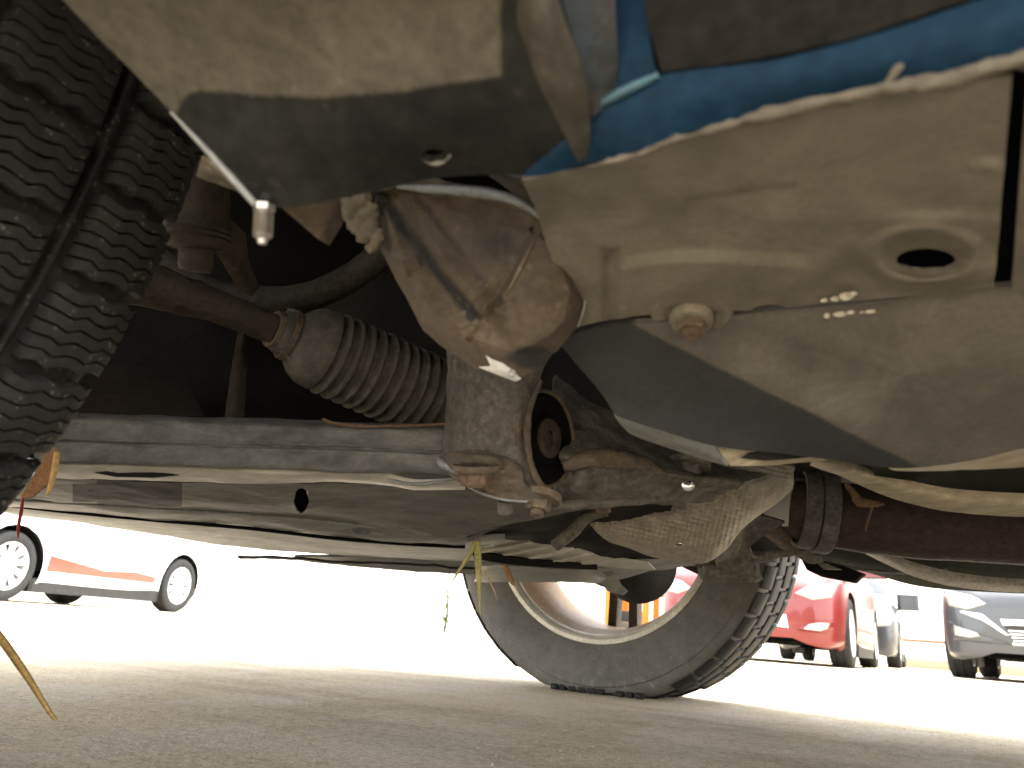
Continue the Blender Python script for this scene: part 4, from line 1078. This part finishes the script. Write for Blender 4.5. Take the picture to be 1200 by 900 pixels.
# ---- crossmember beam
def beam_rows():
    xs = [(40, 0), (80, 0), (180, 3), (290, 6), (400, 10), (470, 12), (540, 14)]
    tz = lambda x: .500-.00006*(x-40)
    out = []
    for y0, dt in ((484, .035), (489, .012), (497, .006), (515, .004), (519, .0), (523, .0005), (540, .001), (543, .006)):
        out.append([(x, y0+dy, tz(x)+dt) for x, dy in xs])
    return out
patch('crossmember', beam_rows(), M_beam, car, 10, 4, .004, rough=(.0009, 40), sharp=70,
      bump=lambda x, y: .0030*math.exp(-((x-395)/60.)**2)*math.exp(-((y-512)/8.)**2)-.002*math.sin(x*.045)*math.exp(-((y-500)/9.)**2))
tube('crossmember_seam', [P(60, 513, .500), P(150, 517, .496), P(250, 519, .491), P(330, 520, .486), P(430, 523, .480), P(530, 528, .474)], .0009, M_beam, car, 8, 8, rough=(.0008, 130))
patch('crossmember_lip', [
    [(50, 545, .507), (120, 546, .503), (200, 549, .499), (300, 554, .494), (400, 555, .488), (450, 558, .485), (490, 566, .483), (545, 563, .48)],
    [(50, 553, .516), (120, 555, .513), (200, 558, .509), (300, 561, .503), (400, 561, .497), (450, 565, .493), (490, 570, .490), (545, 569, .487)],
    [(50, 560, .53), (120, 562, .526), (200, 564, .522), (300, 567, .515), (400, 565, .508), (450, 569, .504), (490, 574, .500), (545, 574, .497)]], M_lip, car, 8, 6, .0025, rough=(.0006, 50),
    wear=None)
prism('lip_slot', [P(110, 554, .5095), P(140, 550, .5075), P(180, 551, .5055), P(212, 557, .5055), P(180, 560, .5095), P(135, 559, .5115)], (P(150, 550, .6)-P(150, 550, .5)).normalized()*.003, M_dark, car, .0005)
tube('worn_lip_edge', [P(455, 562, .4835), P(480, 567, .4815), P(505, 566, .4795), P(532, 562, .478)], [.0004, .0011, .0011, .0005], M_edge, car, 8, 6)
tube('rusty_lip', [P(378, 491, .487), P(392, 496, .483), P(420, 499, .480), P(470, 499, .478), P(525, 497, .476)], [.0008, .0013, .0011, .001, .0008], M_rust, car, 8, 6, rough=(.0006, 200))
# tray under it, with slots
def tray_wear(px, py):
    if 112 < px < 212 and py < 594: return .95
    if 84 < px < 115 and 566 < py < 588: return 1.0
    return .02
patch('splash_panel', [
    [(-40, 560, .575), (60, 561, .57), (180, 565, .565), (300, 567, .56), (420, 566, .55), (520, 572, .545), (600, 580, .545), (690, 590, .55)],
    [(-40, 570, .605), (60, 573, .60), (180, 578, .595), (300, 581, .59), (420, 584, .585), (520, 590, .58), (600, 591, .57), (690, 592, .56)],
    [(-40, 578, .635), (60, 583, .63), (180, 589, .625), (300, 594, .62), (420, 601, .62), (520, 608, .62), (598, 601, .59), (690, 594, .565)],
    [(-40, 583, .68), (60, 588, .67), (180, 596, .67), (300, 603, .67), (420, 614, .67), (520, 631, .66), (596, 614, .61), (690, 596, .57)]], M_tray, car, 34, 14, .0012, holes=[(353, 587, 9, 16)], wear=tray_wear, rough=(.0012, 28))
patch('slot_backing', [[(320, 560, .70), (390, 560, .70)], [(320, 602, .72), (390, 606, .72)]], M_black, car, 3, 3, .002)
patch('tray_fold', [
    [(-30, 581, .675), (60, 588, .668), (180, 596, .665), (280, 601, .665), (380, 610, .668), (440, 617, .672), (520, 628, .68), (592, 630, .69)],
    [(-30, 588, .70), (60, 594, .69), (180, 604, .69), (280, 611, .69), (380, 622, .69), (440, 630, .70), (520, 636, .70), (592, 634, .70)],
    [(-30, 592, .74), (60, 598, .73), (180, 609, .73), (280, 618, .73), (380, 629, .73), (440, 634, .73), (520, 639, .73), (590, 637, .73)]], M_tray2, car, 8, 6, .0025, rough=(.0018, 30),
    bump=lambda x, y: .02*math.exp(-((x-425)/30.)**2-((y-621)/5.)**2))
tube('tray_edge', [P(10, 586, .668), P(100, 591, .664), P(200, 597.5, .662), P(300, 604, .662), P(380, 611, .664), P(420, 616, .668)], .0011, M_edge, car, 8, 6)
tube('gap_shade_line', [P(8, 592, .735), P(80, 600, .725), P(180, 609.5, .72), P(290, 619, .72), P(390, 630.5, .72), P(470, 637, .72), P(545, 641, .72)], .0017, M_black, car, 8, 6)  # solid black tube for the shade in the gap below the fold
M_ut = mat('long_undertray', (.10, .098, .095), (.20, .195, .185), .5, 14, .45, .55, .8, spec=.12, bump=.5, streak=(.3, 1, 1), specks=.1)
# long plain undertray reaching to the bumper lip
patch('undertray', [
    [(-40, 592, .80), (60, 598, .80), (160, 606, .80), (280, 617, .80), (390, 628, .80), (480, 635, .80), (580, 640, .80)],
    [(-40, 596, .92), (60, 603, .93), (160, 613, .95), (280, 625, .96), (390, 637, .97), (480, 643, .97), (580, 648, .97)],
    [(-30, 594, 1.05), (30, 604, 1.10), (150, 622, 1.15), (270, 640, 1.2), (380, 650, 1.22), (480, 655, 1.22), (600, 660, 1.2)]], M_ut, car, 16, 10, .003, rough=(.0030, 14))
patch('bumper_lip', [
    [(278, 654, 1.22), (340, 655, 1.22), (400, 660, 1.23), (470, 662, 1.22), (545, 667, 1.2), (610, 670, 1.18)],
    [(282, 655, 1.24), (340, 656, 1.25), (400, 663, 1.26), (470, 669, 1.26), (545, 672, 1.24), (610, 676, 1.22)]], M_dark, car, 8, 4, .004, rough=(.002, 30))
patch('bumper_skin', [
    [(345, 653, 1.26), (450, 652, 1.27), (520, 656, 1.27), (610, 660, 1.25)],
    [(345, 655, 1.29), (450, 667, 1.30), (520, 672, 1.30), (610, 676, 1.28)]], M_tray, car, 8, 4, .004, rough=(.002, 20))
# louvred tray and rear corner
patch('louvred_tray', [
    [(550, 632, .80), (600, 630, .80), (650, 637, .80), (700, 650, .81), (760, 660, .82)],
    [(554, 641, .83), (606, 641, .83), (655, 648, .83), (704, 657, .84), (764, 664, .85)],
    [(560, 650, .86), (612, 654, .86), (660, 659, .86), (706, 664, .87), (768, 668, .88)]], M_lip, car, 30, 14, .0015,
    bump=lambda x, y: .007*math.sin((x*.35+y*1.9)*.36)*max(0, min(1, (730-x)/60.)))
patch('dark_scoop', [
    [(552, 646, .850), (590, 652, .850), (640, 658, .855), (700, 663, .86)],
    [(556, 655, .87), (595, 661, .87), (640, 665, .875), (700, 668, .88)]], M_black, car, 6, 4, .002)
patch('corner_tray', [
    [(560, 662, .90), (620, 664, .90), (680, 668, .91), (730, 662, .92), (790, 650, .93), (840, 650, .94)],
    [(560, 676, 1.0), (620, 677, 1.0), (680, 677, 1.0), (726, 675, 1.0), (770, 664, 1.0), (830, 660, 1.0)],
    [(556, 683, 1.1), (620, 682, 1.1), (690, 683, 1.1), (720, 681, 1.1), (752, 672, 1.08), (800, 664, 1.05)]], M_tray2, car, 10, 6, .003, rough=(.002, 30))
patch('tray_gusset', [[(690, 640, .90), (740, 645, .92), (800, 640, .93)], [(700, 662, .93), (745, 655, .95), (800, 648, .96)], [(712, 676, .96), (752, 664, .98), (805, 654, .98)]], M_arm, car, 8, 6, .003,
      bump=lambda x, y: .008*math.sin((x*.25+y)*.45))
prism('tray_tab', [P(700, 680, 1.1), P(722, 676, 1.1), (P(734, 692, 1.12)), P(728, 697, 1.12), P(712, 693, 1.12)], Vector((0, .012, 0)), M_tray2, car, .001)
lathe('drive_shaft_boot', P(742, 655, 1.16), Vector((-.05, .35, -.02)), [(-.08, .02), (-.04, .045), (.02, .058), (.05, .06), (.06, .03), (.06, 0)], M_dark, car, 32)
# shaded floor of the gearbox side between bush and heat shield
patch('gearbox_shield', [
    [(540, 600, .62), (600, 596, .62), (660, 592, .62), (720, 588, .63), (790, 580, .64)],
    [(548, 622, .68), (606, 615, .68), (660, 612, .68), (720, 615, .68), (780, 620, .69)],
    [(550, 640, .74), (606, 634, .74), (660, 640, .74), (712, 652, .75), (780, 655, .76)]], M_dark, car, 8, 8, .003, rough=(.004, 30))
tube('shield_fold', [P(548, 632, .66), P(590, 612, .655), P(640, 600, .65), P(700, 590, .645)], [.002, .003, .003, .002], M_arm, car, 10, 6)
tube('shield_fold', [P(650, 640, .66), P(672, 622, .655), P(688, 606, .65), P(712, 601, .645)], [.005, .006, .005, .003], M_arm, car, 10, 6, rough=(.001, 60))

# ---- embossed heat shield
def emb(px, py):
    a = (px*.82-py*.58); b = (px*.48+py*.88)
    k = .0017*math.sin(a*.80)*math.sin(b*.80)
    if px > 860 and py > 560: k *= max(0, 1-(px-860)/50)
    return k*(1 if py < 640 else .4)
patch('heat_shield', [
    [(690, 604, .69), (730, 596, .68), (780, 588, .67), (812, 574, .66), (838, 558, .655), (870, 548, .655), (930, 545, .66)],
    [(692, 612, .68), (732, 608, .668), (782, 602, .658), (824, 590, .648), (854, 576, .645), (884, 566, .648), (930, 560, .655)],
    [(696, 620, .68), (736, 620, .668), (786, 615, .658), (832, 605, .648), (864, 592, .647), (895, 580, .652), (929, 572, .66)],
    [(704, 628, .69), (742, 632, .678), (792, 630, .668), (836, 622, .660), (868, 607, .660), (896, 592, .664), (922, 580, .67)],
    [(716, 636, .71), (750, 642, .70), (798, 645, .69), (838, 640, .683), (862, 622, .683), (884, 606, .684), (905, 594, .69)],
    [(738, 642, .74), (762, 652, .73), (800, 659, .72), (826, 660, .715), (850, 645, .712), (868, 622, .71), (886, 606, .71)]], M_shield, car, 26, 18, .0015, holes=[(796, 639, 6, 2.2)], bump=emb, sharp=None)
# torn edge, brackets, caliper-like block in front of the far tyre
patch('bracket_sheet', [
    [(846, 640, .74), (868, 618, .74), (884, 604, .745), (920, 612, .76)],
    [(848, 652, .76), (864, 640, .76), (872, 632, .765), (880, 640, .77)],
    [(838, 660, .78), (862, 656, .78), (878, 654, .78), (888, 654, .79)]], M_arm, car, 6, 6, .003)
tube('bracket_strut', [P(882, 604, .78), P(906, 622, .79), P(926, 640, .80)], [.012, .014, .012], M_armrust, car, 12, 5, flat=(1, .45))
tube('support_rail', [P(840, 662, .84), P(880, 656, .84), P(915, 648, .84), P(958, 642, .85)], [.004, .0055, .0055, .005], M_arm, car, 12, 6, rough=(.0008, 80))
cyl = lathe('hanger_bush', P(822, 669, .86), P(884, 667, .87)-P(822, 669, .86), [(0, 0), (0, .010), (.004, .0125), (.018, .0135), (.022, .012), (.040, .013), (.044, .0155), (.058, .0165), (.060, .013), (.060, 0)], M_arm, car, 28, rough=(.0008, 90))
prism('bush_clip', [P(876, 650, .865), P(883, 652, .865), P(885, 670, .865), P(889, 678, .865), P(878, 682, .865), P(870, 683, .865), P(876, 672, .865)], Vector((.004, .012, 0)), M_arm, cyl, .0008)
prism('bush_plate', [P(812, 656, .855), P(870, 652, .855), P(872, 664, .86), P(826, 668, .86), P(815, 664, .86)], Vector((.002, .010, 0)), M_arm, cyl, .001)
tube('pipe_bracket', [P(930, 640, .85), P(950, 652, .86), P(962, 650, .86)], .008, M_arm, car, 10, 4)
patch('tunnel_dark_sheet', [[(860, 540, .95), (960, 540, .95), (1060, 560, .95), (1340, 590, .95)], [(860, 645, 1.2), (960, 650, 1.2), (1060, 660, 1.2), (1340, 665, 1.2)]], M_black, car, 4, 4, .003)  # black sheet set in for the darkness of the tunnel

# ---- grass and leaves caught under the car
M_straw = mat('dry_straw', (.42, .28, .11), (.34, .2, .07), .5, 60, .4, .7, bump=.2)
M_green = mat('fading_grass', (.20, .19, .055), (.30, .25, .10), .5, 80, .4, .6, bump=.1)
M_leaf = mat('brown_leaf', (.22, .09, .04), (.30, .15, .07), .5, 90, .4, .8, bump=.3)
M_redst = mat('red_stem', (.24, .02, .025), None, rough=.6, bump=.1)
def blade(name, pts, w, material, label, cat, group=None, sub=8):
    """tapered folded grass blade with a keel"""
    X = resample([P(*p) for p in pts], sub); n = len(X); V, F = [], []
    for i, p in enumerate(X):
        d = (X[min(i+1, n-1)]-X[max(i-1, 0)]).normalized(); v = (CAMPOS-p).normalized(); s = d.cross(v).normalized()
        t = i/(n-1); ww = w*(1-.9*t**2.2)*(.55+.45*min(1, t*5))
        V += [p-s*ww, p+v*ww*.5, p+s*ww, p-v*ww*.2]
    for i in range(n-1):
        for k in range(4): a = i*4+k; b = i*4+(k+1) % 4; F.append([a, b, b+4, a+4])
    F.append([0, 1, 2, 3][::-1]); F.append([4*n-4+k for k in range(4)])
    return tag(build(name, V, F, material, sharp=None), label, cat, group)
g = 'dry grass blades hanging under the car'
blade('grass_blade', [(557, 634, .70), (552, 647, .70), (541, 664, .70), (528, 684, .702)], .0022, M_green, 'pale straw blade hanging under the tray, slanting down to the left', 'grass blade', g)
blade('grass_blade', [(559, 632, .70), (560, 655, .70), (561, 680, .70), (563, 720, .70)], .0036, M_green, 'widest yellow green grass blade hanging straight down before the far tyre', 'grass blade', g)
blade('grass_blade', [(566, 668, .73), (572, 678, .73), (579, 692, .73), (582, 702, .73)], .0007, M_straw, 'hair-thin pale stalk hanging beside the widest grass blade', 'grass blade', g)
lf = blade('leaf', [(592, 662, .74), (596, 672, .74), (600, 682, .74), (602, 686, .74)], .0030, M_leaf, 'small red brown leaf hanging under the tray before the far tyre', 'leaf')
def leaf(pts_l, pts_r, t0, mname, label):
    V, F = [], []; n = len(pts_l)
    for i in range(n):
        a, b = P(*pts_l[i], t0), P(*pts_r[i], t0); md = (a+b)/2+(CAMPOS-a).normalized()*.002*math.sin(i*1.7)
        V += [a, md, b]
    N0 = len(V); off = Vector((.0002, .0008, 0)); V += [v+off for v in V]
    for i in range(n-1):
        for k in range(2):
            q = [i*3+k, i*3+k+1, i*3+k+4, i*3+k+3]; F.append(q); F.append([z+N0 for z in q[::-1]])
    return build(mname, V, F, M_leaf2, sharp=None)
M_leaf2 = mat('dry_husk', (.33, .17, .075), (.22, .1, .045), .5, 120, .4, .8, bump=.4)
hk = leaf([(62, 523), (50, 536), (40, 556), (30, 574), (24, 580)], [(69, 530), (66, 548), (57, 566), (38, 582), (28, 585)], .46, 'dry_leaf', '')
tag(hk, 'curled brown dry leaf stuck beside the near black tyre', 'leaf')
V0 = tube('grass_blade', [P(67, 530, .458), P(64, 550, .458), P(59, 570, .458), P(55, 580, .458)], [.0016, .0018, .0014, .0008], M_straw, None, 8, 5)
tag(V0, 'short yellow straw beside the curled brown leaf at the near tyre', 'grass blade', g)
V0 = tube('red_stem', [P(27, 582, .52), P(25, 598, .52), P(22, 615, .52), P(21, 630, .52)], [.0009, .0012, .0011, .0006], M_redst, None, 8, 5)
tag(V0, 'thin dark red stem hanging below the curled brown leaf', 'stem')
st = blade('straw', [(-60, 690, .50), (-8, 738, .52), (30, 790, .55), (62, 840, .58), (93, 876, .612)], .0030, M_straw, 'long tan straw leaning from the ground at the lower left', 'straw')

# ---- loose grit on the concrete
rnd = random.Random(3); V, F = [], []
tri = [(0, 1, 2), (0, 3, 1), (1, 3, 2), (2, 3, 0)]
for k in range(6500):
    u = rnd.random()
    t = .48+1.5*u**1.6
    px = rnd.uniform(-60, 1260)
    dd = FW+CR*((px-600)/F_PX)+CD*(0)
    hx = Vector((dd.x, dd.y, 0)).normalized(); p = hx*t*1.05
    p.z = noise.fractal(Vector((p.x*6, p.y*6, 3)), .8, 2, 4)*.0012
    s = rnd.choice((.0003, .0004, .0004, .0005, .0006, .0009))*rnd.uniform(.6, 1.2)
    b = len(V)
    for q in ((1, 0, 0), (-.5, .86, 0), (-.5, -.86, 0), (0, 0, 1.1)):
        V.append(p+Vector(q)*s*rnd.uniform(.7, 1.3)+Vector((0, 0, .0001)))
    F += [[b+i for i in f] for f in tri]
grit = build('loose_grit', V, F, mat('grit', (.42, .39, .34), (.2, .17, .14), .5, 200, .2, .9, bump=0), sharp=None, smooth=False, origin=Vector((0, 0, 0))); tag(grit, kind='stuff')
# pebbles wedged in the near tread
w0 = [o for o in car.children if o.name.startswith('wheel')]

# ================================================================= beyond the car
# boundary wall with painted stripe and plinth
M_wall = mat('white_render', (.74, .72, .68), (.62, .59, .54), .4, .8, .5, .9, bump=.2, bscale=40, bdist=.004, var=.08)
M_plinth = mat('beige_plinth', (.42, .33, .22), (.34, .27, .18), .5, 1.5, .5, .9, bump=.2, bscale=30, var=.1)
M_strp = mat('orange_red_band', (.45, .12, .05), None, rough=.7, bump=.1, bscale=30)
WY = 18.5
wall = box('boundary_wall', Vector((-6, WY+.1, 1.5)), Vector((28, 0, 0)), Vector((0, .1, 0)), Vector((0, 0, 1.5)), M_wall, None, .02)
tag(wall, 'long white boundary wall with a thin orange red band and beige foot', 'wall')
box('plinth', Vector((10.5, WY-.02, .09)), Vector((10.5, 0, 0)), Vector((0, .11, 0)), Vector((0, 0, .09)), M_plinth, wall, .06)
box('painted_band', Vector((10.5, WY-.008, .53)), Vector((10.5, 0, 0)), Vector((0, .01, 0)), Vector((0, 0, .022)), M_strp, wall, .05)

# red hatchback, front towards us
def front_details(root, Wd, bvh, ang, colour):
    pass
def on(px, t): p = PZ(px, 770, 0) if False else None
def ground_at(px, depth):
    d = FW*1.0; a = (px-600)/F_PX
    # direction of the horizon point at this column
    py = 450+F_PX*math.tan(PITCH)/math.cos(ROLL)+(px-600)*math.tan(ROLL)
    p = P(px, py, depth); return Vector((p.x, p.y, 0))
def place_front(corner_px, depth, ang, dx=1.92, dy=.66):
    """car base so that the nose corner (local x=dx, y=+dy) stands at a given column and depth"""
    c = ground_at(corner_px, depth); f = Vector((math.cos(ang), math.sin(ang), 0)); l = Vector((-math.sin(ang), math.cos(ang), 0))
    return c-f*dx-l*dy
angR = R(-90-3.5)+0
bR = place_front(978, 6.7, angR, 1.80, .74)
red, WdR, bvhR, panR, fR, lR = parked_car('red hatchback parked facing us behind the far wheel', 'car', 'parked cars', tuple(bR), angR, M_red, spokes=9)
for s_ in (1, -1):
    decal('fog_recess', [(s_*.47, .285), (s_*.53, .345), (s_*.63, .375), (s_*.77, .38), (s_*.75, .32), (s_*.68, .275)], bvhR, WdR, angR, M_red, red, .022, .03, 5)
    decal('fog_lamp', [(s_*.51, .295), (s_*.56, .342), (s_*.65, .362), (s_*.74, .365), (s_*.72, .315), (s_*.66, .287)], bvhR, WdR, angR, M_alloy, red, .030, .03, 5)
decal('grille_surround', [(-.40, .30), (.40, .30), (.38, .41), (-.38, .41)], bvhR, WdR, angR, M_chr, red, .014, .03, 5)
decal('grille', [(-.37, .315), (.37, .315), (.355, .395), (-.355, .395)], bvhR, WdR, angR, M_plast, red, .019, .03, 5)
for z in (.325, .345, .365, .385): decal('slat', [(-.345, z-.005), (.345, z-.005), (.345, z+.005), (-.345, z+.005)], bvhR, WdR, angR, M_alloy, red, .026, .02, 3)
decal('lower_lip', [(-.62, .165), (.62, .165), (.72, .225), (-.72, .225)], bvhR, WdR, angR, M_plast, red, .012, .02, 5)
decal('number_plate', [(-.1, .52), (.36, .52), (.36, .60), (-.1, .60)], bvhR, WdR, angR, mat('blank_plate', (.3, .3, .42), None, rough=.4, bump=0), red, .02, .02, 3)
# black car behind the red one
angD = R(-92); bD = place_front(1055, 11.0, angD, 1.75, .84)
dk, WdD, bvhD, panD, fD, lD = parked_car('black car mostly hidden behind the red hatchback', 'car', 'parked cars', tuple(bD), angD, M_darkcar, spokes=6)
# grey car on the right
angG = R(-90-10); bG = place_front(1117, 6.5, angG, 1.86, -.76)
gy, WdG, bvhG, panG, fG, lG = parked_car('grey car parked facing us at the right edge', 'car', 'parked cars', tuple(bG), angG, M_greycar, spokes=7)
for s_ in (-1, 1):
    decal('fog_surround', [(s_*.76, .30), (s_*.40, .285), (s_*.30, .29), (s_*.42, .325), (s_*.55, .36), (s_*.72, .44), (s_*.78, .46)], bvhG, WdG, angG, M_greycar, gy, .016, .03, 5)
    decal('fog_lamp', [(s_*.73, .335), (s_*.60, .318), (s_*.51, .335), (s_*.55, .372), (s_*.64, .40), (s_*.73, .43)], bvhG, WdG, angG, M_lamp, gy, .026, .03, 5)
    decal('bumper_crease', [(s_*.66, .54), (s_*.50, .52), (s_*.32, .36), (s_*.35, .36), (s_*.52, .50), (s_*.66, .525)], bvhG, WdG, angG, M_silver, gy, .015, .02, 4)
decal('grille', [(-.28, .30), (.28, .30), (.38, .48), (-.38, .48)], bvhG, WdG, angG, M_plast, gy, .014, .03, 5)
decal('grille_surround', [(-.30, .285), (.30, .285), (.31, .302), (-.31, .302)], bvhG, WdG, angG, M_chr, gy, .022, .03, 4)
decal('grille_bar', [(-.36, .435), (.36, .435), (.375, .485), (-.375, .485)], bvhG, WdG, angG, M_silver, gy, .024, .03, 5)
for z in (.32, .345, .37, .395): decal('slat', [(-.29-(z-.3)*.4, z-.006), (.29+(z-.3)*.4, z-.006), (.29+(z-.3)*.4, z+.006), (-.29-(z-.3)*.4, z+.006)], bvhG, WdG, angG, M_alloy, gy, .021, .02, 4)
decal('lower_lip', [(-.66, .165), (.66, .165), (.72, .225), (-.72, .225)], bvhG, WdG, angG, M_plast, gy, .012, .02, 5)
# red car on the left, side on; its overexposure is painted as white bodywork
pb = ground_at(199, 9.2); pa = min((ground_at(-6, .05*k) for k in range(130, 184)), key=lambda q: abs((q-pb).length-2.49))
dirL = (pb-pa); wbL = dirL.length; angL = math.atan2(dirL.y, dirL.x)
sL = 2.49
fLv = Vector((math.cos(angL), math.sin(angL), 0)); rLv = Vector((math.sin(angL), -math.cos(angL), 0))
bL = pb-fLv*1.27-rLv*.76
lc, WdL, bvhL, panL, fL, lL = parked_car('red car parked side-on at the left, its glare painted white down to the lower door', 'car', 'parked cars', tuple(bL), angL, M_glare_white, spokes=10)
for o in list(lc.children):
    if o.name.startswith('sill_trim'): pass
decal('unwashed_red_area', [(-.80, .30), (.80, .30), (.80, .37), (.45, .40), (.15, .375), (-.05, .345), (-.3, .36), (-.6, .42), (-.80, .45)], bvhL, WdL, angL, M_red_left, lc, .004, .006, 3, 'right')
print('left wheelbase px', wbL)
# white car behind it, only wheels and sill seen underneath
bL2 = bL-rLv*3.1*1.0+fLv*-.55
l2 = parked_car('white car parked beyond the glare-washed red one, wheels seen beneath it', 'car', 'parked cars', tuple(bL2), angL+R(4), M_silver, spokes=8)

# orange steel rack seen through the far rim
M_or = mat('orange_paint', (.75, .22, .025), (.62, .17, .02), .3, 6, .4, .5, bump=.05, var=.1)
rk = ground_at(756, 10.6)
rack = empty('steel_rack', rk, 'orange steel rack holding a dark box, seen through the far wheel', 'rack')
for i, dx in enumerate((-.50, .0, .42)):
    for dy in (0, .55):
        box('post', rk+Vector((dx, dy, .9)), Vector((.04 if i else .085, 0, 0)), Vector((0, .045, 0)), Vector((0, 0, .9)), M_or, rack, .1)
for z in (.16, .75, 1.35):
    for dy in (0, .55):
        box('beam', rk+Vector((-.04, dy-.05, z)), Vector((.5, 0, 0)), Vector((0, .022, 0)), Vector((0, 0, .035)), M_or if z > .5 else M_seal, rack, .1)
dbx = box('storage_box', rk+Vector((-.25, .22, .42)), Vector((.16, 0, 0)), Vector((0, .16, 0)), Vector((0, 0, .07)), M_plast, None, .12)
tag(dbx, 'small dark box resting on a crate in the orange rack', 'box')
cr_ = box('storage_crate', rk+Vector((-.25, .22, .275)), Vector((.19, 0, 0)), Vector((0, .18, 0)), Vector((0, 0, .07)), M_seal, None, .1)
tag(cr_, 'pale crate low in the orange rack under the dark box', 'crate')
# young palm-like shrub in the glare
M_lf = mat('shrub_leaf', (.07, .16, .045), (.12, .2, .06), .5, 12, .4, .5, bump=.05)
sp_ = ground_at(521, 10.8); rnd = random.Random(9)
shrub = empty('shrub', sp_, 'slender green shrub in the glare left of the far wheel', 'shrub')
tube('stem', [sp_, sp_+Vector((.02, 0, .3)), sp_+Vector((-.02, .02, .7)), sp_+Vector((0, 0, 1.1))], [.018, .016, .012, .006], M_brown, shrub, 8, 4)
for k in range(34):
    a = rnd.uniform(0, 6.28); z = rnd.uniform(.05, 1.15); L = rnd.uniform(.14, .3)
    b = sp_+Vector((0, 0, z)); d = Vector((math.cos(a), math.sin(a), rnd.uniform(.2, 1.1))).normalized()
    s = d.cross(Vector((0, 0, 1))).normalized(); V, F = [], []
    for i in range(6):
        t = i/5; w = .026*math.sin(math.pi*min(.98, t*.9+.08)); q = b+d*L*t+Vector((0, 0, -.25*L*t*t))
        V += [q-s*w, q+Vector((0, 0, .004)), q+s*w, q-Vector((0, 0, .002))]
    for i in range(5):
        for c in range(4): F.append([i*4+c, i*4+(c+1) % 4, i*4+4+(c+1) % 4, i*4+4+c])
    build('leaf', V, F, M_lf, shrub, sharp=None)
